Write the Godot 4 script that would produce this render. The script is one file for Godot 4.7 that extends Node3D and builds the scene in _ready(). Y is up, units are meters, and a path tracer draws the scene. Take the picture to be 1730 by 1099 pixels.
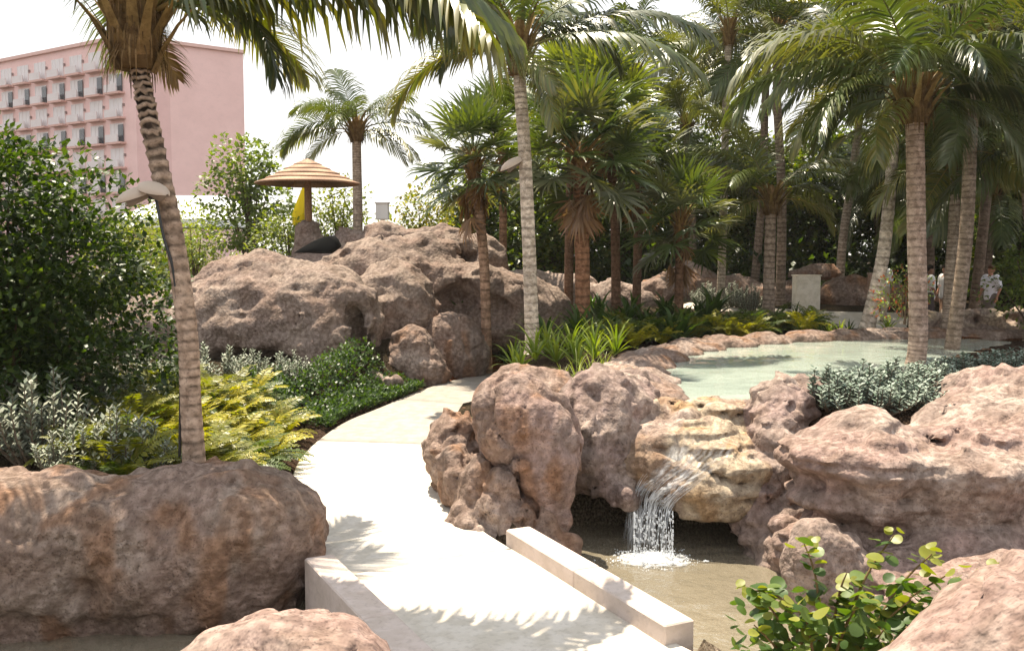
extends Node3D
# Resort garden: a pale concrete path over a rocky stream, artificial rocks, pools, palms, a pink hotel beyond.
# Units are metres. x runs to the right, y up, and depth is -z from the camera's foot.

const LENS := 1600.0
const EYE := 3.0
const LOOK_DOWN := 0.07455

var M := {}
var taken := {}
var rng := RandomNumberGenerator.new()
var na := FastNoiseLite.new()
var nb := FastNoiseLite.new()
var cache := {}
var wet_rock: MeshInstance3D


# ---------------------------------------------------------------- mesh buffer
class MB:
	var v := PackedVector3Array()
	var c := PackedColorArray()
	var i := PackedInt32Array()

	func tri(a: int, b: int, d: int) -> void:
		i.push_back(a); i.push_back(b); i.push_back(d)

	func quad(p0: Vector3, p1: Vector3, p2: Vector3, p3: Vector3, col: Color) -> void:
		var k := v.size()
		v.push_back(p0); v.push_back(p1); v.push_back(p2); v.push_back(p3)
		for n in 4:
			c.push_back(col)
		i.append_array(PackedInt32Array([k, k + 1, k + 2, k, k + 2, k + 3]))

	func leaf(p: Vector3, d: Vector3, s: Vector3, up: Vector3, col: Color) -> void:
		# pointed oval blade folded along its vein
		var k := v.size()
		v.push_back(p); v.push_back(p + d * 0.45 + s + up * 0.25); v.push_back(p + d * 0.5); v.push_back(p + d * 0.45 - s + up * 0.25); v.push_back(p + d - up * 0.2)
		for n in 5:
			c.push_back(col)
		i.append_array(PackedInt32Array([k, k + 1, k + 2, k + 2, k + 1, k + 4, k, k + 2, k + 3, k + 2, k + 4, k + 3]))

	func ribbon(p: PackedVector3Array, w: PackedVector3Array, col: Color, col2: Color) -> void:
		var k := v.size()
		var n := p.size()
		for j in n:
			v.push_back(p[j] - w[j]); v.push_back(p[j] + w[j])
			var q := col.lerp(col2, float(j) / (n - 1))
			c.push_back(q); c.push_back(q)
		for j in n - 1:
			var a := k + j * 2
			i.append_array(PackedInt32Array([a, a + 1, a + 2, a + 2, a + 1, a + 3]))

	func tube(p: PackedVector3Array, r: PackedFloat32Array, sides: int, cols: Array, cap := true) -> void:
		var k := v.size()
		var n := p.size()
		var ref := Vector3(0.31, 0.1, 0.94)
		for j in n:
			var t := (p[mini(j + 1, n - 1)] - p[maxi(j - 1, 0)]).normalized()
			var a := ref.slide(t).normalized()
			var b := t.cross(a)
			for s in sides:
				var g := TAU * s / sides
				v.push_back(p[j] + (a * cos(g) + b * sin(g)) * r[j])
				c.push_back(cols[mini(j, cols.size() - 1)])
		for j in n - 1:
			for s in sides:
				var s2 := (s + 1) % sides
				var q := k + j * sides
				i.append_array(PackedInt32Array([q + s, q + sides + s, q + s2, q + s2, q + sides + s, q + sides + s2]))
		if cap:
			for e in [0, n - 1]:
				var m := v.size()
				v.push_back(p[e]); c.push_back(cols[mini(e, cols.size() - 1)])
				for s in sides:
					var s2 := (s + 1) % sides
					var q: int = k + e * sides
					if e == 0:
						tri(m, q + s, q + s2)
					else:
						tri(m, q + s2, q + s)

	func box(at: Vector3, half: Vector3, col: Color, basis := Basis(), bev := 0.0) -> void:
		# eight-cornered block, or with bev a chamfered one
		var b: float = minf(bev, minf(half.x, minf(half.y, half.z)) * 0.9)
		var rings := [[-half.y, b], [-half.y + b, 0.0], [half.y - b, 0.0], [half.y, b]] if b > 0.0 else [[-half.y, 0.0], [half.y, 0.0]]
		var k0 := v.size()
		var cnt := 8 if b > 0.0 else 4
		for rg in rings:
			var hx: float = half.x - rg[1]
			var hz: float = half.z - rg[1]
			var pts: Array
			if b > 0.0:
				pts = [Vector2(-hx + b, -hz), Vector2(hx - b, -hz), Vector2(hx, -hz + b), Vector2(hx, hz - b), Vector2(hx - b, hz), Vector2(-hx + b, hz), Vector2(-hx, hz - b), Vector2(-hx, -hz + b)]
			else:
				pts = [Vector2(-hx, -hz), Vector2(hx, -hz), Vector2(hx, hz), Vector2(-hx, hz)]
			for q in pts:
				v.push_back(at + basis * Vector3(q.x, rg[0], q.y)); c.push_back(col)
		for l in rings.size() - 1:
			for s in cnt:
				var s2 := (s + 1) % cnt
				var q := k0 + l * cnt
				i.append_array(PackedInt32Array([q + s, q + s2, q + cnt + s, q + s2, q + cnt + s2, q + cnt + s]))
		var top := k0 + (rings.size() - 1) * cnt
		for s in range(1, cnt - 1):
			tri(k0, k0 + s + 1, k0 + s)
			tri(top, top + s, top + s + 1)

	func flat() -> void:
		# every face gets corners of its own
		var v2 := PackedVector3Array(); var c2 := PackedColorArray(); var i2 := PackedInt32Array()
		for j in i.size():
			v2.push_back(v[i[j]]); c2.push_back(c[i[j]]); i2.push_back(j)
		v = v2; c = c2; i = i2

	func mesh() -> ArrayMesh:
		var n := PackedVector3Array()
		n.resize(v.size())
		for t in range(0, i.size(), 3):
			var a := i[t]
			var b := i[t + 1]
			var d := i[t + 2]
			var f := (v[d] - v[a]).cross(v[b] - v[a])
			n[a] += f; n[b] += f; n[d] += f
		for j in n.size():
			n[j] = n[j].normalized() if n[j].length_squared() > 1e-16 else Vector3.UP
		var arr := []
		arr.resize(Mesh.ARRAY_MAX)
		arr[Mesh.ARRAY_VERTEX] = v
		arr[Mesh.ARRAY_NORMAL] = n
		arr[Mesh.ARRAY_COLOR] = c
		arr[Mesh.ARRAY_INDEX] = i
		var m := ArrayMesh.new()
		m.add_surface_from_arrays(Mesh.PRIMITIVE_TRIANGLES, arr)
		return m


# ---------------------------------------------------------------- nodes
func numbered(n: String) -> String:
	var k: int = taken.get(n, -1) + 1
	taken[n] = k
	return n if k == 0 else "%s_%03d" % [n, k]

func tag(o: Node3D, label: String, category: String, group := "") -> Node3D:
	o.set_meta("label", label)
	o.set_meta("category", category)
	if group:
		o.set_meta("group", group)
	return o

func thing(called: String, at_: Vector3, label: String, category: String, group := "", turn := 0.0) -> Node3D:
	var o := Node3D.new()
	o.name = numbered(called)
	o.position = at_
	o.rotation.y = turn
	add_child(o)
	return tag(o, label, category, group)

func part(called: String, mesh: Mesh, mat: Material, parent: Node, xf := Transform3D()) -> MeshInstance3D:
	var o := MeshInstance3D.new()
	o.name = called
	o.mesh = mesh
	o.material_override = mat
	o.transform = xf
	parent.add_child(o, true)
	return o

func solo(called: String, mesh: Mesh, mat: Material, at_: Vector3, label: String, category: String, group := "") -> MeshInstance3D:
	var o := part(numbered(called), mesh, mat, self, Transform3D(Basis(), at_))
	tag(o, label, category, group)
	return o

func struct(called: String, mesh: Mesh, mat: Material, at_ := Vector3.ZERO) -> MeshInstance3D:
	var o := part(numbered(called), mesh, mat, self, Transform3D(Basis(), at_))
	o.set_meta("kind", "structure")
	return o

func dup(o: Node3D, at_: Vector3, turn: float, label := "", size := Vector3.ONE) -> Node3D:
	var r: Node3D = o.duplicate()
	var b: String = str(o.name)
	if b.length() > 4 and b[b.length() - 4] == "_" and b.right(3).is_valid_int():
		b = b.left(b.length() - 4)
	r.name = numbered(b)
	add_child(r)
	r.position = at_
	r.rotation = Vector3(0, turn, 0)
	r.scale = size
	if label:
		r.set_meta("label", label)
	return r

func at(px: float, py: float, d: float) -> Vector3:
	# the place at depth d that lies along that direction of view
	var u := (px - 865.0) / LENS
	var w := -(py - 549.5) / LENS
	var y := w * cos(LOOK_DOWN) - sin(LOOK_DOWN)
	var z := w * sin(LOOK_DOWN) + cos(LOOK_DOWN)
	return Vector3(u / z * d, EYE + y / z * d, -d)

func on(px: float, py: float, h: float) -> Vector3:
	var p := at(px, py, 1.0)
	return at(px, py, (h - EYE) / (p.y - EYE))

func P(x: float, y: float, d: float) -> Vector3:
	return Vector3(x, y, -d)

func curve(pts: PackedVector3Array, steps: int) -> PackedVector3Array:
	var out := PackedVector3Array()
	var n := pts.size()
	for k in steps + 1:
		var t := float(k) / steps * (n - 1)
		var s := mini(int(t), n - 2)
		out.push_back(pts[s].cubic_interpolate(pts[s + 1], pts[maxi(s - 1, 0)], pts[mini(s + 2, n - 1)], t - s))
	return out


# ---------------------------------------------------------------- rock: a field of joined ellipsoids, meshed by surface nets
class Field:
	var lo: Vector3
	var cell: float
	var nx: int
	var ny: int
	var nz: int
	var f := PackedFloat32Array()

	func _init(a: Vector3, b: Vector3, cell_: float) -> void:
		lo = a
		cell = cell_
		nx = int((b.x - a.x) / cell) + 2
		ny = int((b.y - a.y) / cell) + 2
		nz = int((b.z - a.z) / cell) + 2
		f.resize(nx * ny * nz)
		f.fill(1.0)

	func blob(c: Vector3, r: Vector3, yaw: float, k: float, carve := false) -> void:
		var cs := cos(yaw)
		var sn := sin(yaw)
		var ex := sqrt(r.x * r.x * cs * cs + r.z * r.z * sn * sn) + 0.75
		var ez := sqrt(r.x * r.x * sn * sn + r.z * r.z * cs * cs) + 0.75
		var ey := r.y + 0.75
		var x0 := maxi(0, int((c.x - ex - lo.x) / cell))
		var x1 := mini(nx - 1, int((c.x + ex - lo.x) / cell) + 1)
		var y0 := maxi(0, int((c.y - ey - lo.y) / cell))
		var y1 := mini(ny - 1, int((c.y + ey - lo.y) / cell) + 1)
		var z0 := maxi(0, int((c.z - ez - lo.z) / cell))
		var z1 := mini(nz - 1, int((c.z + ez - lo.z) / cell) + 1)
		for z in range(z0, z1 + 1):
			var qz := lo.z + z * cell - c.z
			for y in range(y0, y1 + 1):
				var b := (lo.y + y * cell - c.y) / r.y
				var at_ := (z * ny + y) * nx
				for x in range(x0, x1 + 1):
					var qx := lo.x + x * cell - c.x
					var a := (qx * cs + qz * sn) / r.x
					var g := (qz * cs - qx * sn) / r.z
					var k0 := sqrt(a * a + b * b + g * g)
					var k1 := sqrt(a * a / (r.x * r.x) + b * b / (r.y * r.y) + g * g / (r.z * r.z)) + 1e-6
					var d := k0 * (k0 - 1.0) / k1
					var old := f[at_ + x]
					if carve:
						d = -d
						var h := maxf(k - absf(old - d), 0.0) / k
						f[at_ + x] = maxf(old, d) + h * h * k * 0.25
					else:
						var h := maxf(k - absf(old - d), 0.0) / k
						f[at_ + x] = minf(old, d) - h * h * k * 0.25

	func bone(a: Vector3, b: Vector3, ra: float, rb: float, k: float) -> void:
		var m := maxf(ra, rb) + k + cell * 2.0
		var l := a.min(b) - Vector3.ONE * m
		var u := a.max(b) + Vector3.ONE * m
		var ab := b - a
		var l2 := maxf(ab.length_squared(), 1e-9)
		for z in range(maxi(0, int((l.z - lo.z) / cell)), mini(nz - 1, int((u.z - lo.z) / cell) + 1) + 1):
			for y in range(maxi(0, int((l.y - lo.y) / cell)), mini(ny - 1, int((u.y - lo.y) / cell) + 1) + 1):
				for x in range(maxi(0, int((l.x - lo.x) / cell)), mini(nx - 1, int((u.x - lo.x) / cell) + 1) + 1):
					var p := lo + Vector3(x, y, z) * cell
					var t := clampf((p - a).dot(ab) / l2, 0.0, 1.0)
					var d := p.distance_to(a + ab * t) - lerpf(ra, rb, t)
					var q := (z * ny + y) * nx + x
					var old := f[q]
					var h := maxf(k - absf(old - d), 0.0) / k
					f[q] = minf(old, d) - h * h * k * 0.25

	func roughen(na: FastNoiseLite, nb: FastNoiseLite, lump: float, grit: float, strata: float, off: Vector3, crease := 0.0) -> void:
		for z in nz:
			for y in ny:
				var at_ := (z * ny + y) * nx
				for x in nx:
					var d := f[at_ + x]
					if d > -0.45 and d < 0.45:
						var p := lo + Vector3(x, y, z) * cell + off
						var e := na.get_noise_3d(p.x * 1.1, p.y * 1.1, p.z * 1.1) * lump
						e += na.get_noise_3d(p.x * 3.1 + 40.0, p.y * 3.1, p.z * 3.1) * lump * 0.42
						e += (absf(nb.get_noise_3d(p.x * 2.6, p.y * 2.6, p.z * 2.6)) - 0.25) * grit
						if crease > 0.0:
							var q := na.get_noise_3d(p.x * 0.75 + 7.0, p.y * 0.55, p.z * 0.75)
							var r := nb.get_noise_3d(p.x * 1.35, p.y * 0.9 + 30.0, p.z * 1.35)
							e -= maxf(0.0, 1.0 - absf(q) / 0.10) * crease + maxf(0.0, 1.0 - absf(r) / 0.09) * crease * 0.6
						if strata > 0.0:
							var w := nb.get_noise_3d(p.x * 0.32 + 9.0, p.y * 3.2 + p.x * 0.35, p.z * 0.32)
							e -= maxf(0.0, 1.0 - absf(w) / 0.11) * strata
							e += na.get_noise_3d(p.x * 0.4, p.y * 4.2, p.z * 0.4 + 3.0) * strata * 0.9
						f[at_ + x] = d - e

	func net(mb: MB) -> void:
		var ids := PackedInt32Array()
		ids.resize(nx * ny * nz)
		ids.fill(-1)
		var sy := nx
		var sz := nx * ny
		var base := mb.v.size()
		for z in nz - 1:
			for y in ny - 1:
				for x in nx - 1:
					var q := z * sz + y * sy + x
					var f0 := f[q]; var f1 := f[q + 1]; var f2 := f[q + sy]; var f3 := f[q + sy + 1]
					var f4 := f[q + sz]; var f5 := f[q + sz + 1]; var f6 := f[q + sz + sy]; var f7 := f[q + sz + sy + 1]
					var s := int(f0 < 0.0) + int(f1 < 0.0) + int(f2 < 0.0) + int(f3 < 0.0) + int(f4 < 0.0) + int(f5 < 0.0) + int(f6 < 0.0) + int(f7 < 0.0)
					if s == 0 or s == 8:
						continue
					var sum := Vector3.ZERO
					var n := 0
					if (f0 < 0.0) != (f1 < 0.0): sum += Vector3(f0 / (f0 - f1), 0, 0); n += 1
					if (f2 < 0.0) != (f3 < 0.0): sum += Vector3(f2 / (f2 - f3), 1, 0); n += 1
					if (f4 < 0.0) != (f5 < 0.0): sum += Vector3(f4 / (f4 - f5), 0, 1); n += 1
					if (f6 < 0.0) != (f7 < 0.0): sum += Vector3(f6 / (f6 - f7), 1, 1); n += 1
					if (f0 < 0.0) != (f2 < 0.0): sum += Vector3(0, f0 / (f0 - f2), 0); n += 1
					if (f1 < 0.0) != (f3 < 0.0): sum += Vector3(1, f1 / (f1 - f3), 0); n += 1
					if (f4 < 0.0) != (f6 < 0.0): sum += Vector3(0, f4 / (f4 - f6), 1); n += 1
					if (f5 < 0.0) != (f7 < 0.0): sum += Vector3(1, f5 / (f5 - f7), 1); n += 1
					if (f0 < 0.0) != (f4 < 0.0): sum += Vector3(0, 0, f0 / (f0 - f4)); n += 1
					if (f1 < 0.0) != (f5 < 0.0): sum += Vector3(1, 0, f1 / (f1 - f5)); n += 1
					if (f2 < 0.0) != (f6 < 0.0): sum += Vector3(0, 1, f2 / (f2 - f6)); n += 1
					if (f3 < 0.0) != (f7 < 0.0): sum += Vector3(1, 1, f3 / (f3 - f7)); n += 1
					ids[q] = mb.v.size()
					mb.v.push_back(lo + (Vector3(x, y, z) + sum / n) * cell)
					mb.c.push_back(Color.WHITE)
		for z in range(1, nz - 1):
			for y in range(1, ny - 1):
				for x in range(1, nx - 1):
					var q := z * sz + y * sy + x
					var s0 := f[q] < 0.0
					if s0 != (f[q + 1] < 0.0):
						_quad(mb, ids[q - sy - sz], ids[q - sz], ids[q], ids[q - sy], s0)
					if s0 != (f[q + sy] < 0.0):
						_quad(mb, ids[q - 1 - sz], ids[q - 1], ids[q], ids[q - sz], s0)
					if s0 != (f[q + sz] < 0.0):
						_quad(mb, ids[q - 1 - sy], ids[q - sy], ids[q], ids[q - 1], s0)

	func _quad(mb: MB, a: int, b: int, c: int, d: int, flip: bool) -> void:
		if a < 0 or b < 0 or c < 0 or d < 0:
			return
		if flip:
			mb.i.append_array(PackedInt32Array([a, c, b, a, d, c]))
		else:
			mb.i.append_array(PackedInt32Array([a, b, c, a, c, d]))


func rock(called: String, label: String, blobs: Array, o := {}) -> MeshInstance3D:
	# blobs: [x, y, depth, half width, half height, half depth, yaw in degrees]; o: cell, lump, grit, strata, join, carve, tones
	var lo := Vector3.ONE * 1e9
	var hi := -lo
	for b in blobs:
		var m: float = maxf(b[3], b[5]) if b.size() > 6 and b[6] != 0 else 0.0
		var r := Vector3(maxf(b[3], m), b[4], maxf(b[5], m)) + Vector3.ONE * 0.3
		lo = lo.min(P(b[0], b[1], b[2]) - r)
		hi = hi.max(P(b[0], b[1], b[2]) + r)
	lo.y = maxf(lo.y, o.get("floor", -1.3))
	var f := Field.new(lo, hi, o.get("cell", 0.06))
	for b in blobs:
		f.blob(P(b[0], b[1], b[2]), Vector3(b[3], b[4], b[5]), deg_to_rad(b[6] if b.size() > 6 else 0.0), o.get("join", 0.3))
	for b in o.get("carve", []):
		f.blob(P(b[0], b[1], b[2]), Vector3(b[3], b[4], b[5]), deg_to_rad(b[6] if b.size() > 6 else 0.0), 0.12, true)
	f.roughen(na, nb, o.get("lump", 0.14), o.get("grit", 0.06), o.get("strata", 0.0), Vector3.ZERO, o.get("crease", 0.07))
	var mb := MB.new()
	f.net(mb)
	var base := Vector3((lo.x + hi.x) * 0.5, lo.y + 0.3, (lo.z + hi.z) * 0.5)
	var t: Array = o.get("tones", ["tan", "pale", "rust", "grey"])
	var tones := {"tan": Color(0.29, 0.21, 0.17), "pale": Color(0.42, 0.335, 0.285), "rust": Color(0.28, 0.155, 0.09), "grey": Color(0.26, 0.20, 0.17), "pink": Color(0.345, 0.245, 0.21), "umber": Color(0.22, 0.16, 0.125), "buff": Color(0.32, 0.25, 0.205), "cream": Color(0.46, 0.375, 0.275), "ochre": Color(0.36, 0.21, 0.09), "dark": Color(0.13, 0.10, 0.085), "mauve": Color(0.31, 0.23, 0.205)}
	var c0: Color = tones[t[0]]
	var c1: Color = tones[t[1]]
	var c2: Color = tones[t[2]]
	var c3: Color = tones[t[3]]
	var wet: float = o.get("wet", -99.0)
	for j in mb.v.size():
		var p := mb.v[j]
		var k := c0.lerp(c1, smoothstep(-0.1, 0.45, na.get_noise_3d(p.x * 0.8 + 50.0, p.y * 0.8, p.z * 0.8)))
		k = k.lerp(c2, smoothstep(0.05, 0.4, na.get_noise_3d(p.x * 1.7, p.y * 0.35, p.z * 1.7 + 80.0)) * 0.75)
		k = k.lerp(c3, smoothstep(0.02, 0.42, nb.get_noise_3d(p.x * 1.6 + 20.0, p.y * 1.0, p.z * 1.6)) * 0.6)
		k *= 1.0 + 0.14 * nb.get_noise_3d(p.x * 5.0, p.y * 5.0, p.z * 5.0)
		var crack := nb.get_noise_3d(p.x * 0.5 + 60.0, p.y * 4.0 + p.x * 0.5, p.z * 0.5)
		k = k.lerp(Color(0.10, 0.075, 0.06), 0.55 * maxf(0.0, 1.0 - absf(crack) / 0.035) * smoothstep(0.0, 0.3, na.get_noise_3d(p.x * 0.7, p.y * 0.9, p.z * 0.7 + 15.0)))
		if p.y < wet:
			k = k.lerp(Color(0.14, 0.085, 0.04), 0.6 * smoothstep(0.0, 0.12, wet - p.y))
		mb.c[j] = Color(k.r, k.g, k.b)
		mb.v[j] = p - base
	return solo(called, mb.mesh(), M.rock, base, label, o.get("category", "rock"), o.get("group", ""))


# ---------------------------------------------------------------- palms
func frond(length: float, a0: float, a1: float, leaf: float, tone: String, seed_: int, n := 44, sag := 0.55, wind := 0.0) -> ArrayMesh:
	# a feather leaf along +x; a0 and a1 are its slope at the base and at the tip in degrees
	var key := "f%s/%s/%s/%s/%s/%s/%s" % [length, a0, a1, leaf, tone, seed_, n]
	if cache.has(key):
		return cache[key]
	var g := RandomNumberGenerator.new()
	g.seed = hash(key)
	var mb := MB.new()
	var pts := PackedVector3Array()
	var rad := PackedFloat32Array()
	var cols := []
	var tones := {
		"green": [Color(0.065, 0.10, 0.030), Color(0.09, 0.125, 0.037)], "dark": [Color(0.035, 0.058, 0.022), Color(0.052, 0.078, 0.028)], "yellow": [Color(0.20, 0.21, 0.045), Color(0.30, 0.26, 0.06)],
		"dry": [Color(0.30, 0.20, 0.09), Color(0.36, 0.24, 0.12)], "pale": [Color(0.12, 0.145, 0.07), Color(0.16, 0.175, 0.09)], "gold": [Color(0.11, 0.15, 0.035), Color(0.22, 0.19, 0.05)]}
	var tc: Array = tones[tone]
	var rc: Color = {"green": Color(0.28, 0.25, 0.08), "dark": Color(0.16, 0.15, 0.06), "yellow": Color(0.42, 0.30, 0.08), "dry": Color(0.34, 0.21, 0.10), "pale": Color(0.34, 0.30, 0.14), "gold": Color(0.40, 0.26, 0.08)}[tone]
	var p := Vector3.ZERO
	var segs := 20
	var swing := g.randf_range(-0.6, 0.6) + wind
	for k in segs + 1:
		var t := float(k) / segs
		pts.push_back(p)
		rad.push_back(lerpf(0.030, 0.004, pow(t, 0.7)) * length / 3.2)
		cols.push_back(rc.lerp(tc[0], t * 0.7))
		var a := deg_to_rad(lerpf(a0, a1, pow(t, 1.15)))
		var yaw := swing * t * t
		p += Vector3(cos(a) * cos(yaw), sin(a), cos(a) * sin(yaw)) * length / segs
	mb.tube(pts, rad, 4, cols, false)
	for s: float in [-1.0, 1.0]:
		for k in n:
			var t := 0.17 + 0.83 * (k + g.randf() * 0.7) / n
			var fi := t * segs
			var j := mini(int(fi), segs - 1)
			var q := pts[j].lerp(pts[j + 1], fi - j)
			var T := (pts[j + 1] - pts[j]).normalized()
			var S := T.cross(Vector3.UP).normalized() * s
			if T.cross(Vector3.UP).length() < 0.05:
				S = Vector3(0, 0, s)
			var U := S.cross(T) * s
			if U.y < 0.0:
				U = -U
			var l := leaf * (0.45 + 0.55 * sin(PI * clampf((t - 0.05) * 0.92, 0.0, 1.0) * 0.9 + 0.25)) * g.randf_range(0.85, 1.1)
			if t > 0.85:
				l *= lerpf(1.0, 0.5, (t - 0.85) / 0.15)
			var fwd := lerpf(0.45, 1.7, t * t)
			var d := (S + T * fwd + U * g.randf_range(0.0, 0.30)).normalized()
			var pp := PackedVector3Array()
			var ww := PackedVector3Array()
			var x := q
			var wd := 0.023 * length / 3.2 * g.randf_range(0.8, 1.15) + 0.004
			for m in 4:
				pp.push_back(x)
				var W := T.slide(d).normalized()
				ww.push_back(W * wd * [0.55, 1.0, 0.8, 0.04][m])
				x += d * l / 3.0
				d = (d + Vector3.DOWN * sag * (0.6 + 0.5 * m) * g.randf_range(0.6, 1.3)).normalized()
			var cc: Color = tc[0].lerp(tc[1], g.randf())
			cc *= g.randf_range(0.8, 1.25)
			var tip: Color = cc.lerp(Color(0.30, 0.22, 0.09), g.randf() * 0.35)
			mb.ribbon(pp, ww, Color(cc.r, cc.g, cc.b), Color(tip.r, tip.g, tip.b))
	cache[key] = mb.mesh()
	return cache[key]

func fan(size: float, stalk: float, tone: String, seed_: int) -> ArrayMesh:
	# a palmate leaf: stalk along +x, the blade's fingers spread from its end
	var key := "a%s/%s/%s/%s" % [size, stalk, tone, seed_]
	if cache.has(key):
		return cache[key]
	var g := RandomNumberGenerator.new()
	g.seed = hash(key)
	var mb := MB.new()
	var tc: Array = {"green": [Color(0.075, 0.12, 0.035), Color(0.12, 0.16, 0.045)], "dark": [Color(0.05, 0.085, 0.03), Color(0.08, 0.115, 0.04)], "lime": [Color(0.15, 0.20, 0.04), Color(0.20, 0.24, 0.05)], "dry": [Color(0.22, 0.125, 0.06), Color(0.29, 0.175, 0.09)], "grey": [Color(0.13, 0.15, 0.085), Color(0.17, 0.19, 0.11)]}[tone]
	var dead := tone == "dry"
	mb.tube(PackedVector3Array([Vector3.ZERO, Vector3(stalk * 0.5, 0.02, 0), Vector3(stalk, 0, 0)]), PackedFloat32Array([0.022, 0.014, 0.010]), 4, [Color(0.22, 0.18, 0.06), tc[0]], false)
	var hub := Vector3(stalk, 0, 0)
	var nf := 26
	for k in nf:
		var a := deg_to_rad(lerpf(-125.0, 125.0, (k + 0.5) / nf))
		if dead:
			a *= 0.55 * g.randf_range(0.6, 1.2)
		var dir := Vector3(cos(a), 0.12 * (k % 2) + g.randf_range(-0.05, 0.12), sin(a)).normalized()
		var l := size * (0.72 + 0.28 * cos(a)) * g.randf_range(0.9, 1.08)
		var W := dir.cross(Vector3.UP).normalized()
		var w0 := size * 0.036
		var pp := PackedVector3Array()
		var ww := PackedVector3Array()
		var x := hub
		for m in 5:
			pp.push_back(x)
			ww.push_back((W + Vector3.UP * (0.5 if k % 2 else -0.5)).normalized() * w0 * [0.15, 0.8, 1.0, 0.6, 0.05][m])
			x += dir * l * 0.25
			dir = (dir + Vector3.DOWN * (0.08 if m < 2 else 0.34) * g.randf_range(0.6, 1.6)).normalized()
		var cc: Color = tc[0].lerp(tc[1], g.randf()) * g.randf_range(0.85, 1.2)
		mb.ribbon(pp, ww, Color(cc.r, cc.g, cc.b), Color(cc.r * 1.25, cc.g * 1.1, cc.b * 1.1))
	cache[key] = mb.mesh()
	return cache[key]

func leaf_frame(az: float, tilt := 0.0, roll := 0.0) -> Basis:
	# az: 0 to the right, 90 away from the camera
	return Basis(Vector3.UP, deg_to_rad(az)) * Basis(Vector3.BACK, deg_to_rad(tilt)) * Basis(Vector3.RIGHT, deg_to_rad(roll))

func trunk_mesh(pts: PackedVector3Array, r0: float, r1: float, gap: float, body: Color, scar: Color, ragged: float, seed_: int, sides := 14) -> ArrayMesh:
	var mb := MB.new()
	var total := 0.0
	for k in pts.size() - 1:
		total += pts[k].distance_to(pts[k + 1])
	var rings := int(total / gap)
	var path := curve(pts, rings * 4)
	var n := path.size()
	for j in n:
		var t := float(j) / (n - 1)
		var T := (path[mini(j + 1, n - 1)] - path[maxi(j - 1, 0)]).normalized()
		var a := Vector3(0, 0, 1).slide(T).normalized()
		var b := T.cross(a)
		var ph := j % 4
		var ring := int(j / 4.0)
		var r := lerpf(r0, r1, pow(t, 0.75)) + r0 * 0.55 * exp(-t * total / 0.22)
		for s in sides:
			var g := TAU * s / sides
			var jag := na.get_noise_3d(cos(g) * 2.2 + seed_, ring * 0.9, sin(g) * 2.2)
			var fine := na.get_noise_3d(cos(g) * 6.0 + seed_, j * 1.3, sin(g) * 6.0)
			var prof: float = [1.0, 1.0, 1.008, 0.978][ph]
			var rough := ragged * smoothstep(0.35, 0.75, t)
			if rough > 0.0:
				prof += [-0.03, 0.03, 0.13, -0.10][ph] * rough * (1.0 + jag)
			var slip := gap * (0.12 + 0.3 * rough) * jag
			mb.v.push_back(path[j] + T * slip + (a * cos(g) + b * sin(g)) * r * prof * (1.0 + 0.02 * fine))
			var k := body * 1.2 * (1.0 + 0.3 * fine + 0.25 * na.get_noise_2d(ring * 3.7 + seed_, 5.0))
			if ph == 3 or ph == 0 and rough > 0.0:
				k = k.lerp(scar, maxf(0.7 * clampf(0.75 + jag, 0.0, 1.0) if ph == 3 else 0.0, rough * smoothstep(-0.45, -0.1, jag)))
			mb.c.push_back(Color(k.r, k.g, k.b))
	for j in n - 1:
		for s in sides:
			var s2 := (s + 1) % sides
			var q := j * sides
			mb.i.append_array(PackedInt32Array([q + s, q + sides + s, q + s2, q + s2, q + sides + s, q + sides + s2]))
	return mb.mesh()

func boots(r: float, h: float, seed_: int, tone: Color, flare := 1.9) -> ArrayMesh:
	# the fibrous swelling of old leaf bases under a crown
	var mb := MB.new()
	var g := RandomNumberGenerator.new()
	g.seed = seed_
	mb.tube(PackedVector3Array([Vector3(0, -h * 0.5, 0), Vector3(0, -h * 0.2, 0), Vector3(0, h * 0.15, 0), Vector3(0, h * 0.6, 0), Vector3(0, h, 0)]), PackedFloat32Array([r * 0.9, r * 1.15, r * 1.25, r * 0.9, r * 0.2]), 10, [tone * 0.8, tone, tone * 0.9, tone * 1.1, tone])
	for k in 40:
		var az := k * 2.4
		var y := -h * 0.45 + h * 1.0 * k / 40.0
		var d := Vector3(cos(az), 0, sin(az))
		var p0 := d * r * 0.8 + Vector3.UP * y
		var w := Vector3(-sin(az), 0, cos(az))
		var pp := PackedVector3Array([p0 - Vector3.UP * 0.08, p0 + d * r * 0.4 + Vector3.UP * h * 0.2, p0 + d * r * flare * 0.6 + Vector3.UP * h * 0.55, p0 + d * r * flare + Vector3.UP * h * 0.8])
		var q := tone * g.randf_range(0.6, 1.4)
		var e := Color(0.34, 0.24, 0.09) * g.randf_range(0.7, 1.2)
		mb.ribbon(pp, PackedVector3Array([w * r * 0.34, w * r * 0.27, w * r * 0.18, w * r * 0.10]), Color(q.r, q.g, q.b), Color(e.r, e.g, e.b))
	for k in 150:
		var az := g.randf() * TAU
		var d := Vector3(cos(az), 0, sin(az))
		var p0 := d * r * 1.1 + Vector3.UP * g.randf_range(-0.4, 0.6) * h
		var q := tone * g.randf_range(0.5, 1.5)
		var w := Vector3(-sin(az), 0, cos(az)) * r * 0.035
		mb.ribbon(PackedVector3Array([p0, p0 + d * r * 0.3 + Vector3.DOWN * h * 0.15, p0 + d * r * 0.35 + Vector3.DOWN * h * 0.45]), PackedVector3Array([w, w, w * 0.3]), Color(q.r, q.g, q.b), Color(q.r, q.g, q.b))
	return mb.mesh()

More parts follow.
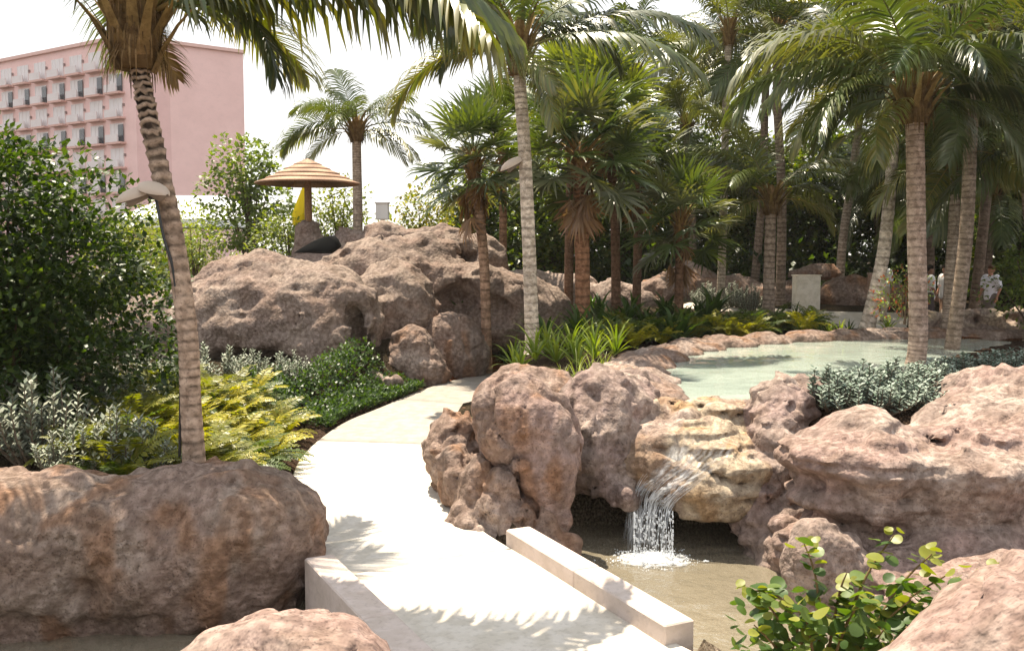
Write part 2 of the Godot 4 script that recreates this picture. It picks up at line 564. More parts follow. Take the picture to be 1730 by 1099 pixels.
func coconut_palm(label: String, pts: PackedVector3Array, r0: float, r1: float, fronds: Array, o := {}) -> Node3D:
	# pts: the trunk's axis from the ground up; fronds: [azimuth, slope at base, slope at tip, length, tone]
	var base := pts[0]
	var t := thing("coconut_palm", base, label, "palm tree", o.get("group", ""))
	var loc := PackedVector3Array()
	for p in pts:
		loc.push_back(p - base)
	var sd: int = o.get("seed", 1)
	part("trunk", trunk_mesh(loc, r0, r1, o.get("gap", 0.11), o.get("body", Color(0.36, 0.28, 0.225)), o.get("scar", Color(0.085, 0.06, 0.045)), o.get("ragged", 0.0), sd), M.bark, t)
	var top := loc[loc.size() - 1]
	var lean := (top - loc[loc.size() - 2]).normalized().lerp(Vector3.UP, 0.6).normalized()
	part("leaf_base", boots(r1 * o.get("boot", 1.5), o.get("boot_h", 0.55), sd, Color(0.21, 0.13, 0.06)), M.bark, t, Transform3D(Basis(), top))
	var g := RandomNumberGenerator.new()
	g.seed = sd * 77
	var k := 0
	for f in fronds:
		k += 1
		var m := frond(f[3], f[1], f[2], o.get("leaf", 0.78) * f[3] / 3.2 + 0.16, f[4] if f.size() > 4 else "green", (k + sd) % 5 if not o.get("own", false) else k + sd * 31, o.get("n", 44), f[5] if f.size() > 5 else 0.75)
		var out := Vector3(cos(deg_to_rad(f[0])), 0, -sin(deg_to_rad(f[0])))
		part("frond", m, M.frond, t, Transform3D(leaf_frame(f[0], 0, g.randf_range(-34, 34)), top + lean * (0.05 + 0.12 * (f[1] / 90.0 + 0.4)) + out * r1 * 0.8))
	return t

func wild_fronds(n: int, length: float, sd: int, low := -25.0, tones := ["green", "green", "dark", "gold"]) -> Array:
	var g := RandomNumberGenerator.new()
	g.seed = sd
	var out := []
	for k in n:
		var u := float(k) / (n - 1)
		var a0 := snappedf(lerpf(78.0, low, pow(u, 1.1)) + g.randf_range(-6, 6), 6.0)
		var a1 := snappedf(a0 - lerpf(45.0, 85.0, g.randf()) * (0.5 + 0.5 * minf(1.0, u * 2.0)), 8.0)
		out.push_back([fmod(k * 137.5 + sd * 40.0, 360.0), a0, maxf(a1, -86.0), snappedf(length * g.randf_range(0.85, 1.08), 0.25), tones[g.randi() % tones.size()]])
	return out

func fan_palm(label: String, pts: PackedVector3Array, r0: float, r1: float, size: float, n: int, o := {}) -> Node3D:
	var base := pts[0]
	var t := thing("fan_palm", base, label, "palm tree", o.get("group", ""))
	var loc := PackedVector3Array()
	for p in pts:
		loc.push_back(p - base)
	var sd: int = o.get("seed", 1)
	part("trunk", trunk_mesh(loc, r0, r1, 0.13, o.get("body", Color(0.26, 0.15, 0.09)), Color(0.09, 0.055, 0.035), 0.8, sd, 12), M.bark, t)
	var top := loc[loc.size() - 1]
	part("leaf_base", boots(r1 * 1.3, 0.5, sd, Color(0.24, 0.13, 0.055), 2.3), M.bark, t, Transform3D(Basis(), top))
	var g := RandomNumberGenerator.new()
	g.seed = sd * 13
	var tones: Array = o.get("tones", ["green", "dark", "grey"])
	for k in n:
		var u := float(k) / (n - 1)
		var el := lerpf(80.0, -38.0, pow(u, 0.9)) + g.randf_range(-8, 8)
		var az := fmod(k * 137.5 + sd * 50.0, 360.0)
		var m := fan(size, snappedf(size * 0.95, 0.05), tones[k % tones.size()], k % 3)
		part("frond", m, M.frond, t, Transform3D(leaf_frame(az, el, g.randf_range(-30, 30)), top + Vector3.UP * (0.35 - 0.45 * u)))
	for k in o.get("skirt", 12):
		var az := fmod(k * 137.5 + 20.0, 360.0)
		part("dry_frond", fan(snappedf(size * [0.5, 0.7, 0.6, 0.8][k % 4], 0.05), snappedf(size * [0.5, 0.75, 0.35][k % 3], 0.05), "dry", k % 3), M.frond, t, Transform3D(leaf_frame(az, g.randf_range(-66, -88), g.randf_range(-50, 50)), top + Vector3.UP * g.randf_range(-0.7, 0.1) + Vector3(cos(deg_to_rad(az)), 0, -sin(deg_to_rad(az))) * r1))
	return t


# ---------------------------------------------------------------- leafy plants
func crown_mesh(blobs: Array, per_area: float, leaf: float, aspect: float, cols: Array, seed_: int, o := {}) -> ArrayMesh:
	# leaves through the outer shells of several lobes; blobs: [centre, radii]
	var g := RandomNumberGenerator.new()
	g.seed = seed_
	var mb := MB.new()
	for b in blobs:
		var c: Vector3 = b[0]
		var r: Vector3 = b[1]
		var area := 4.0 * PI * pow((pow(r.x * r.y, 1.6) + pow(r.x * r.z, 1.6) + pow(r.y * r.z, 1.6)) / 3.0, 1.0 / 1.6)
		for k in int(area * per_area):
			var d := Vector3(g.randfn(), g.randfn(), g.randfn()).normalized()
			var q := c + d * r * (0.55 + 0.5 * sqrt(g.randf()))
			var gap := na.get_noise_3d(q.x * o.get("gap_scale", 2.2) + seed_, q.y * o.get("gap_scale", 2.2), q.z * o.get("gap_scale", 2.2))
			if gap < o.get("gap", -0.12):
				continue
			q += d * gap * 0.35 * minf(r.x, r.y)
			var dir: Vector3 = (d * o.get("out", 0.7) + Vector3(g.randf_range(-1, 1), g.randf_range(-0.8, 0.8), g.randf_range(-1, 1)) + Vector3.UP * o.get("up", 0.0)).normalized()
			var l := leaf * g.randf_range(0.65, 1.25)
			var s: Vector3 = dir.cross(Vector3(g.randf_range(-0.5, 0.5), 1, g.randf_range(-0.5, 0.5))).normalized()
			var up: Vector3 = s.cross(dir).normalized()
			var k2: Color = cols[g.randi() % cols.size()]
			k2 = k2 * g.randf_range(0.75, 1.3)
			mb.leaf(q, dir * l, s * l * aspect, up * l * aspect * 0.7, Color(k2.r, k2.g, k2.b))
	return mb.mesh()

func stems_mesh(list: Array, col: Color) -> ArrayMesh:
	# list: [points, radius at the foot, radius at the end]
	var mb := MB.new()
	for s in list:
		var p := curve(PackedVector3Array(s[0]), 10)
		var r := PackedFloat32Array()
		for k in p.size():
			r.push_back(lerpf(s[1], s[2], float(k) / (p.size() - 1)))
		mb.tube(p, r, 7, [col], true)
	return mb.mesh()

func leafy_tree(called: String, label: String, category: String, base: Vector3, height: float, width: float, leaf: float, cols: Array, sd: int, o := {}) -> Node3D:
	var t := thing(called, base, label, category, o.get("group", ""))
	var g := RandomNumberGenerator.new()
	g.seed = sd
	var blobs := []
	var stems := []
	var lobes: int = o.get("lobes", 9)
	var low: float = o.get("low", 0.35)
	for k in lobes:
		var a := k * 2.4 + sd
		var u := (k + 0.5) / lobes
		var y := height * lerpf(low, 0.86, u) + g.randf_range(-0.05, 0.05) * height
		var rr := width * 0.5 * (1.0 - 0.75 * pow(u, 1.8)) * g.randf_range(0.45, 0.75)
		var c := Vector3(cos(a) * rr, y, sin(a) * rr)
		var s := width * g.randf_range(0.22, 0.34)
		blobs.push_back([c, Vector3(s, s * 0.8, s)])
		stems.push_back([[Vector3(cos(a) * 0.06, height * 0.12, sin(a) * 0.06), Vector3(c.x * 0.3, y * 0.55, c.z * 0.3), c + Vector3.UP * s * 0.3], 0.012 * height + 0.01, 0.008])
	var trunk := stems_mesh([[[Vector3.ZERO, Vector3(0.03, height * 0.2, 0), Vector3(0, height * 0.6, 0.02)], o.get("trunk_r", 0.024 * height), 0.01 * height]], o.get("stem_col", Color(0.17, 0.12, 0.085)))
	part("trunk", trunk, M.bark, t)
	part("limb", stems_mesh(stems, o.get("stem_col", Color(0.17, 0.12, 0.085))), M.bark, t)
	part("crown", crown_mesh(blobs, o.get("dense", 90.0), leaf, o.get("aspect", 0.28), cols, sd, o), M.leaf, t)
	return t

func silver_bush(sd: int, h: float, w: float, cols: Array, leaf := 0.055) -> Array:
	# upright sprays of small leaves; gives [stems, leaves]
	var g := RandomNumberGenerator.new()
	g.seed = sd
	var mb := MB.new()
	var st := MB.new()
	for k in 40:
		var a := g.randf() * TAU
		var rr := w * 0.5 * sqrt(g.randf())
		var hh := h * g.randf_range(0.55, 1.0) * (1.0 - 0.45 * rr / (w * 0.5))
		var foot := Vector3(cos(a) * rr * 0.45, 0, sin(a) * rr * 0.45)
		var tip := Vector3(cos(a) * rr, hh, sin(a) * rr)
		var mid := foot.lerp(tip, 0.5) + Vector3(cos(a), 0, sin(a)) * 0.05
		st.tube(PackedVector3Array([foot, mid, tip]), PackedFloat32Array([0.012, 0.008, 0.003]), 4, [Color(0.20, 0.16, 0.12)], false)
		var n := int(hh / leaf * 4.6)
		for j in n:
			var u := lerpf(0.15, 1.02, float(j) / n)
			var q := foot.lerp(mid, minf(1.0, u * 2.0)) if u < 0.5 else mid.lerp(tip, u * 2.0 - 1.0)
			var az := j * 2.4 + k
			var d := (Vector3(cos(az), 0, sin(az)) * 0.8 + Vector3.UP * g.randf_range(0.3, 1.0)).normalized()
			var l := leaf * g.randf_range(0.8, 1.5)
			var s := d.cross(Vector3.UP).normalized()
			var c: Color = cols[g.randi() % cols.size()] * g.randf_range(0.8, 1.25)
			mb.leaf(q + d * 0.01, d * l, s * l * 0.26, s.cross(d) * l * 0.12, Color(c.r, c.g, c.b))
	return [st.mesh(), mb.mesh()]

func fern_frond(length: float, a0: float, a1: float, c0: Color, c1: Color, sd: int) -> ArrayMesh:
	var g := RandomNumberGenerator.new()
	g.seed = sd
	var mb := MB.new()
	var p := Vector3.ZERO
	var pts := PackedVector3Array()
	var rad := PackedFloat32Array()
	for k in 11:
		var t := k / 10.0
		pts.push_back(p)
		rad.push_back(0.005 * (1.1 - t))
		var a := deg_to_rad(lerpf(a0, a1, pow(t, 1.3)))
		p += Vector3(cos(a), sin(a), 0.15 * t * (g.randf() - 0.5)) * length / 10.0
	mb.tube(pts, rad, 3, [c1], false)
	for s: float in [-1.0, 1.0]:
		for k in 30:
			var t := 0.1 + 0.9 * k / 30.0
			var j := mini(int(t * 10), 9)
			var q := pts[j].lerp(pts[j + 1], t * 10 - j)
			var T := (pts[j + 1] - pts[j]).normalized()
			var S := Vector3(0, 0, s)
			var l := length * 0.145 * sin(PI * clampf(t * 0.85 + 0.12, 0, 1)) + 0.012
			var d := (S + T * 0.35 + Vector3.DOWN * g.randf_range(-0.1, 0.3)).normalized()
			var c := c0.lerp(c1, g.randf()) * g.randf_range(0.8, 1.2)
			mb.leaf(q, d * l, T * length * 0.019, Vector3.UP * 0.004, Color(c.r, c.g, c.b))
	return mb.mesh()

func fern(label: String, p: Vector3, sd: int, size: float, tone: String, group: String) -> Node3D:
	var key := "fern" + tone + str(sd % 3)
	var tones := {"yellow": [Color(0.26, 0.27, 0.03), Color(0.50, 0.42, 0.04)], "green": [Color(0.075, 0.12, 0.03), Color(0.12, 0.16, 0.04)], "olive": [Color(0.15, 0.17, 0.03), Color(0.27, 0.25, 0.045)]}
	if not cache.has(key):
		var t := Node3D.new()
		t.name = "fern"
		var g := RandomNumberGenerator.new()
		g.seed = hash(key)
		for k in 15:
			var u := k / 14.0
			var mk := key + "/" + str(k % 5)
			if not cache.has(mk):
				var a0: float = [84.0, 74.0, 64.0, 54.0, 44.0][k % 5]
				cache[mk] = fern_frond(0.62, a0, a0 - 85.0, tones[tone][0], tones[tone][1], hash(mk))
			part("frond", cache[mk], M.leaf, t, Transform3D(leaf_frame(k * 137.5, 0, g.randf_range(-20, 20)).scaled(Vector3.ONE * g.randf_range(0.8, 1.15)), Vector3.ZERO))
		cache[key] = t
	var r: Node3D = cache[key].duplicate()
	r.name = numbered("fern")
	add_child(r)
	r.position = p
	r.rotation.y = sd * 1.7
	r.scale = Vector3.ONE * size
	tag(r, label, "fern", group)
	return r

func strap_plant(label: String, p: Vector3, sd: int, size: float, cols: Array, wide: float, group: String, kind := "strap_leaf_plant") -> Node3D:
	# a rosette of arching blades
	var key := "strap%s%s%s" % [cols[0], wide, sd % 3]
	if not cache.has(key):
		var t := Node3D.new()
		t.name = kind
		var g := RandomNumberGenerator.new()
		g.seed = hash(key)
		for k in 20:
			var mb := MB.new()
			var u := k / 19.0
			var a := lerpf(86.0, 30.0, u) + g.randf_range(-8, 8)
			var l := g.randf_range(0.65, 1.0)
			var pp := PackedVector3Array()
			var ww := PackedVector3Array()
			var x := Vector3.ZERO
			for m in 7:
				var tt := m / 6.0
				pp.push_back(x)
				ww.push_back(Vector3(0, 0.25 * (1 - tt) * wide, wide * sin(PI * clampf(0.22 + tt * 0.78, 0, 0.985))))
				var an := deg_to_rad(a - 75.0 * tt * tt)
				x += Vector3(cos(an), sin(an), 0) * l / 6.0
			var c: Color = cols[g.randi() % cols.size()] * g.randf_range(0.8, 1.25)
			mb.ribbon(pp, ww, Color(c.r * 0.8, c.g * 0.85, c.b * 0.8), Color(c.r * 1.1, c.g * 1.1, c.b))
			part("blade", mb.mesh(), M.leaf, t, Transform3D(leaf_frame(k * 137.5), Vector3.ZERO))
		cache[key] = t
	var r: Node3D = cache[key].duplicate()
	r.name = numbered(kind)
	add_child(r)
	r.position = p
	r.rotation.y = sd * 2.1
	r.scale = Vector3.ONE * size
	tag(r, label, "plant", group)
	return r


# ---------------------------------------------------------------- materials
func seamless(freq: float, sd: int, ridged := false, size := 512) -> Image:
	var n := FastNoiseLite.new()
	n.seed = sd
	n.noise_type = FastNoiseLite.TYPE_SIMPLEX_SMOOTH
	n.frequency = freq
	n.fractal_octaves = 5
	if ridged:
		n.fractal_type = FastNoiseLite.FRACTAL_RIDGED
	return n.get_seamless_image(size, size)

func tex(im: Image) -> ImageTexture:
	return ImageTexture.create_from_image(im)

func mottled(a: Image, b: Image, c0: Color, c1: Color, pits: float) -> Image:
	# colour image from two patterns, about white so that it multiplies a tint
	var w := a.get_width()
	var out := Image.create(w, w, false, Image.FORMAT_RGB8)
	for y in w:
		for x in w:
			var u := a.get_pixel(x, y).r
			var s := b.get_pixel(x, y).r
			var k := c0.lerp(c1, smoothstep(0.25, 0.75, u))
			var p := 1.0 - pits * smoothstep(0.60, 0.80, s)
			out.set_pixel(x, y, Color(k.r * p, k.g * p, k.b * p))
	return out

func mat(roughness := 0.85, spec := 0.35) -> StandardMaterial3D:
	var m := StandardMaterial3D.new()
	m.roughness = roughness
	m.metallic_specular = spec
	m.vertex_color_use_as_albedo = true
	return m

func tri(m: StandardMaterial3D, scale: float, relief: Image, cm: float, color: Image = null) -> StandardMaterial3D:
	m.uv1_triplanar = true
	m.uv1_world_triplanar = true
	m.uv1_scale = Vector3.ONE * scale
	m.heightmap_enabled = true
	m.heightmap_texture = tex(relief)
	m.heightmap_scale = cm
	if color:
		m.albedo_texture = tex(color)
	return m

func make_materials() -> void:
	var a := seamless(0.012, 3)
	var b := seamless(0.03, 8, true)
	var c := seamless(0.045, 21)
	var rock_color := mottled(seamless(0.03, 31), seamless(0.11, 33), Color(0.76, 0.74, 0.73), Color(1.0, 1.0, 1.0), 0.32)
	M.rock = tri(mat(0.93, 0.25), 0.55, seamless(0.035, 35), 3.0, rock_color)
	var soft := mottled(a, c, Color(0.94, 0.935, 0.92), Color(1.0, 1.0, 1.0), 0.05)
	M.concrete = tri(mat(0.88, 0.3), 0.5, c, 0.6, soft)
	M.soil = tri(mat(0.97, 0.15), 0.9, c, 5.0, mottled(c, b, Color(0.55, 0.52, 0.5), Color(1.0, 1.0, 1.0), 0.5))
	M.wall = tri(mat(0.9, 0.25), 0.05, c, 0.3, mottled(a, c, Color(0.975, 0.97, 0.97), Color(1.0, 1.0, 1.0), 0.02))
	M.bark = tri(mat(0.92, 0.2), 1.1, a, 0.6, mottled(a, c, Color(0.78, 0.76, 0.74), Color(1.0, 1.0, 1.0), 0.2))
	M.frond = mat(0.33, 0.6)
	M.frond.backlight_enabled = true
	M.frond.backlight = Color(0.85, 0.85, 0.3)
	M.leaf = mat(0.42, 0.45)
	M.leaf.backlight_enabled = true
	M.leaf.backlight = Color(0.95, 0.98, 0.3)
	M.silver = mat(0.6, 0.4)
	for q in [M.frond, M.leaf, M.silver]:
		q.cull_mode = BaseMaterial3D.CULL_DISABLED
	M.wood = tri(mat(0.75, 0.3), 3.0, c, 0.3, mottled(a, c, Color(0.8, 0.76, 0.72), Color(1, 1, 1), 0.25))
	M.plain = mat(0.6, 0.4)
	M.cloth = mat(0.9, 0.2)
	M.skin = mat(0.55, 0.4)
	M.plastic = mat(0.35, 0.5)
	M.rubber = mat(0.95, 0.05)
	M.glass = mat(0.12, 0.6)
	M.water = StandardMaterial3D.new()
	M.water.transparency = BaseMaterial3D.TRANSPARENCY_ALPHA
	M.water.albedo_color = Color(0.86, 0.92, 0.86, 0.5)
	M.water.roughness = 0.06
	M.water.metallic_specular = 0.6
	tri(M.water, 0.30, seamless(0.007, 5), 1.0)
	M.murk = StandardMaterial3D.new()
	M.murk.transparency = BaseMaterial3D.TRANSPARENCY_ALPHA
	M.murk.albedo_color = Color(0.60, 0.56, 0.48, 0.55)
	M.murk.roughness = 0.1
	M.murk.metallic_specular = 0.8
	tri(M.murk, 0.6, seamless(0.007, 6), 2.5)
	M.foam = StandardMaterial3D.new()
	M.foam.transparency = BaseMaterial3D.TRANSPARENCY_ALPHA
	M.foam.albedo_color = Color(0.93, 0.95, 0.97, 0.42)
	M.foam.roughness = 0.3
	M.film = StandardMaterial3D.new()
	M.film.transparency = BaseMaterial3D.TRANSPARENCY_ALPHA
	M.film.albedo_color = Color(0.95, 0.96, 0.97, 1.0)
	M.film.vertex_color_use_as_albedo = true
	M.film.cull_mode = BaseMaterial3D.CULL_DISABLED
	M.film.roughness = 0.3


# ---------------------------------------------------------------- terrain
const PATH := [[0.9, 3.9, 3.2, 4.6], [-0.1, 5.75, 2.1, 6.2], [-0.65, 6.82, 1.34, 7.05], [-1.68, 8.8, -0.07, 9.64], [-2.2, 9.9, -0.45, 10.5], [-2.75, 11.5, -0.85, 11.5], [-3.1, 13.5, -1.15, 13.2], [-3.15, 15.2, -1.25, 14.9], [-3.0, 16.9, -1.2, 16.6], [-2.6, 18.5, -1.0, 18.0], [-1.9, 21.3, -0.5, 20.2], [-0.6, 24.0, 0.7, 22.6], [1.8, 26.4, 2.6, 24.6]]
var zones := []

func inside(p: Vector2, poly: PackedVector2Array) -> float:
	# distance to the outline, positive within
	var d := 1e9
	var n := poly.size()
	for k in n:
		d = minf(d, p.distance_squared_to(Geometry2D.get_closest_point_to_segment(p, poly[k], poly[(k + 1) % n])))
	return sqrt(d) if Geometry2D.is_point_in_polygon(p, poly) else -sqrt(d)

func ring(list: Array) -> PackedVector2Array:
	var out := PackedVector2Array()
	for q in list:
		out.push_back(Vector2(q[0], q[1]))
	return out

func make_zones() -> void:
	var side := []
	for k in range(0, PATH.size()):
		side.push_back([PATH[k][0] - 0.1, PATH[k][1]])
	for k in range(PATH.size() - 1, -1, -1):
		side.push_back([PATH[k][2] + 0.1, PATH[k][3]])
	var shoulder := []
	for k in range(3, PATH.size()):
		shoulder.push_back([PATH[k][0] - 1.0, PATH[k][1] + 0.1])
	for k in range(PATH.size() - 1, 2, -1):
		shoulder.push_back([PATH[k][2] + 0.12, PATH[k][3]])
	var mulch := Color(0.10, 0.065, 0.045)
	var red := Color(0.33, 0.12, 0.05)
	# outline, height, softness, colour
	zones = [
		[ring([[0.1, 13.2], [-0.3, 16.5], [0.3, 20.3], [1.5, 22.6], [4, 24.6], [9, 26.5], [20, 27], [20, 22.8], [9, 22.2], [5, 21.0], [3, 19.4], [2.3, 16.6], [1.9, 14.2], [1.5, 12.4], [0.6, 12.2]]), 0.95, 0.45, mulch],
		[ring([[3.0, 12.0], [5, 14], [6.8, 16.8], [8.4, 18.9], [11.4, 22], [20, 24], [24, 12], [6, 10]]), 1.04, 0.5, mulch],
		[ring([[1.9, 12.5], [2.15, 13.6], [2.6, 16.4], [3.3, 18.5], [4.8, 20.2], [7.2, 21.6], [9, 22.0], [10.8, 22.2], [11.2, 21.4], [9.9, 20.2], [8.4, 18.6], [7.3, 17.1], [6, 15.2], [4.5, 13.5], [3.4, 12.4]]), 0.55, 0.25, Color(0.62, 0.69, 0.62)],
		[ring(shoulder), 0.0, 0.25, mulch],
		[ring(side), -0.22, 0.12, mulch],
		[ring([[-1.6, 25.6], [1.4, 27.0], [1.6, 26.2], [-0.75, 24.0], [-1.6, 22.2], [-2.5, 21.6], [-2.6, 23.0]]), 0.05, 0.2, red],
		[ring([[8.8, 22.6], [13.5, 22.4], [16, 25.5], [9.5, 25.2]]), 1.06, 0.35, red],
		[ring([[-9, 8.6], [-2.2, 9.2], [0.4, 9.9], [0.7, 12.0], [3.2, 12.0], [3.6, 10], [3.1, 8.6], [1.9, 7.6], [0.7, 6.9], [-0.7, 5.6], [-2.5, 4.6], [-9, 4.6]]), -0.95, 0.35, Color(0.27, 0.225, 0.165)],
		[ring([[1.4, 6.6], [1.9, 7.7], [2.7, 8.1], [3.0, 9.0], [3.4, 10.6], [9.0, 10.6], [9.0, 4.0], [2.4, 4.6]]), -0.35, 0.3, Color(0.42, 0.35, 0.28)],
	]

func ground(x: float, d: float) -> Array:
	var h := lerpf(0.32, 1.25, smoothstep(16.0, 27.0, d)) if x > -4.0 else lerpf(0.32, 0.55, smoothstep(-4.0, -5.0, x)) + 0.35 * smoothstep(16.0, 32.0, d)
	h += 0.25 * smoothstep(26.0, 34.0, d)
	var c := Color(0.085, 0.065, 0.04)
	if d < 4.0:
		h = lerpf(h, 0.5, smoothstep(4.0, 2.0, d))
	for z in zones:
		var s := smoothstep(-z[2], z[2], inside(Vector2(x, d), z[0]))
		if s > 0.0:
			h = lerpf(h, z[1], s)
			c = c.lerp(z[3], s)
	return [h, c]

func gy(x: float, d: float) -> float:
	return ground(x, d)[0]

func here(px: float, py: float) -> Vector3:
	# where that direction meets the terrain
	var p := on(px, py, 0.6)
	for k in 5:
		p = on(px, py, gy(p.x, -p.z))
	return p

func foot(px: float, d: float) -> Vector3:
	var x := at(px, 550, d).x
	return Vector3(x, gy(x, d) - 0.05, -d)

func stand(x: float, d: float, sink := 0.0) -> Vector3:
	return Vector3(x, gy(x, d) - sink, -d)

func make_ground() -> void:
	var xs := PackedFloat32Array()
	var ds := PackedFloat32Array()
	for q in [-900.0, -500.0, -260.0, -140.0, -80.0, -50.0, -34.0, -25.0, -19.0, -15.5]:
		xs.push_back(q)
	for k in int((17.5 + 12.6) / 0.3):
		xs.push_back(-12.6 + k * 0.3)
	for q in [18.5, 21.0, 25.0, 32.0, 42.0, 60.0, 90.0, 150.0, 280.0, 500.0, 900.0]:
		xs.push_back(q)
	for q in [-300.0, -120.0, -50.0, -20.0, -8.0, -3.0, -1.0, 1.0, 2.2]:
		ds.push_back(q)
	for k in int((29.0 - 3.0) / 0.28):
		ds.push_back(3.0 + k * 0.28)
	for q in [30.0, 32.0, 35.0, 39.0, 45.0, 54.0, 68.0, 90.0, 130.0, 200.0, 350.0, 700.0, 1400.0]:
		ds.push_back(q)
	var mb := MB.new()
	for d in ds:
		for x in xs:
			var g := ground(x, d)
			var n := na.get_noise_2d(x * 1.4, d * 1.4)
			var c: Color = g[1] * (1.0 + 0.4 * n)
			mb.v.push_back(Vector3(x, g[0] + 0.035 * n, -d))
			mb.c.push_back(Color(c.r, c.g, c.b))
	var w := xs.size()
	for j in ds.size() - 1:
		for k in w - 1:
			var q := j * w + k
			mb.i.append_array(PackedInt32Array([q, q + w, q + 1, q + 1, q + w, q + w + 1]))
	struct("ground", mb.mesh(), M.soil)

func make_path() -> void:
	var lpts := PackedVector3Array()
	var rpts := PackedVector3Array()
	for q in PATH:
		lpts.push_back(Vector3(q[0], 0, -q[1]))
		rpts.push_back(Vector3(q[2], 0, -q[3]))
	var root := Node3D.new()
	root.name = "path"
	root.set_meta("kind", "structure")
	add_child(root)
	var pieces := [[0.0, 0.95, Color(0.56, 0.51, 0.45)], [0.97, 2.92, Color(0.58, 0.53, 0.465)], [2.942, 6.95, Color(0.59, 0.545, 0.485)], [6.962, 9.4, Color(0.36, 0.32, 0.28)], [9.42, 12.0, Color(0.34, 0.30, 0.265)]]  # shade over the far path is put into the darker colour of the last slabs
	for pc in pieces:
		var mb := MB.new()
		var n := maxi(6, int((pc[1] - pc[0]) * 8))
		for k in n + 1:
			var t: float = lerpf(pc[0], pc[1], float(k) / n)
			var s := mini(int(t), PATH.size() - 2)
			var e := PATH.size() - 1
			var l := lpts[s].cubic_interpolate(lpts[s + 1], lpts[maxi(s - 1, 0)], lpts[mini(s + 2, e)], t - s)
			var r := rpts[s].cubic_interpolate(rpts[s + 1], rpts[maxi(s - 1, 0)], rpts[mini(s + 2, e)], t - s)
			for u in [[0.0, -0.28], [0.0, -0.012], [0.008, 0.0], [0.33, 0.004], [0.66, 0.004], [0.992, 0.0], [1.0, -0.012], [1.0, -0.28]]:
				var p := l.lerp(r, u[0])
				p.y = u[1]
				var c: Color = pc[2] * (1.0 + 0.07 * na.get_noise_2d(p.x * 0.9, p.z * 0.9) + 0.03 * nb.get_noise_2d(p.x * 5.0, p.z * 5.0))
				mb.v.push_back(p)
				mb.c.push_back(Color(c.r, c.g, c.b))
		for k in n:
			for u in 7:
				var q := k * 8 + u
				mb.i.append_array(PackedInt32Array([q, q + 8, q + 1, q + 1, q + 8, q + 9]))
		for e in [0, n * 8]:
			for u in range(1, 7):
				if e == 0:
					mb.tri(e, e + u, e + u + 1)
				else:
					mb.tri(e, e + u + 1, e + u)
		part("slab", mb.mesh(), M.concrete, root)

func make_kerbs() -> void:
	# low parapets on both sides where the path crosses the stream
	var specs := [
		["cream concrete kerb wall between path and lower pool, made of two blocks", Vector2(-0.07, 9.64), Vector2(1.17, 7.08), 1.0, 2],
		["greyish concrete kerb wall beside the big brown boulder wall", Vector2(-1.70, 8.84), Vector2(-0.15, 5.86), -1.0, 2],
	]
	for s in specs:
		var a: Vector2 = s[1]
		var b: Vector2 = s[2]
		var dir := (b - a).normalized()
		var nrm: Vector2 = Vector2(-dir.y, dir.x) * s[3]
		var t := thing("kerb_wall", Vector3(a.x, 0, -a.y), s[0], "kerb")
		var len := a.distance_to(b)
		for k in s[4]:
			var u0: float = len * k / s[4] + (0.006 if k else 0.0)
			var u1: float = len * (k + 1) / s[4]
			var mb := MB.new()
			var c: Vector2 = dir * (u0 + u1) * 0.5 + nrm * 0.145
			var bs := Basis(Vector3(dir.x, 0, -dir.y), Vector3.UP, Vector3(dir.x, 0, -dir.y).cross(Vector3.UP))
			mb.box(Vector3(c.x, -0.16, -c.y), Vector3((u1 - u0) * 0.5, 0.32, 0.14), [Color(0.56, 0.47, 0.42), Color(0.53, 0.45, 0.40)][k % 2], bs, 0.012)
			mb.flat()
			part("block", mb.mesh(), M.concrete, t)


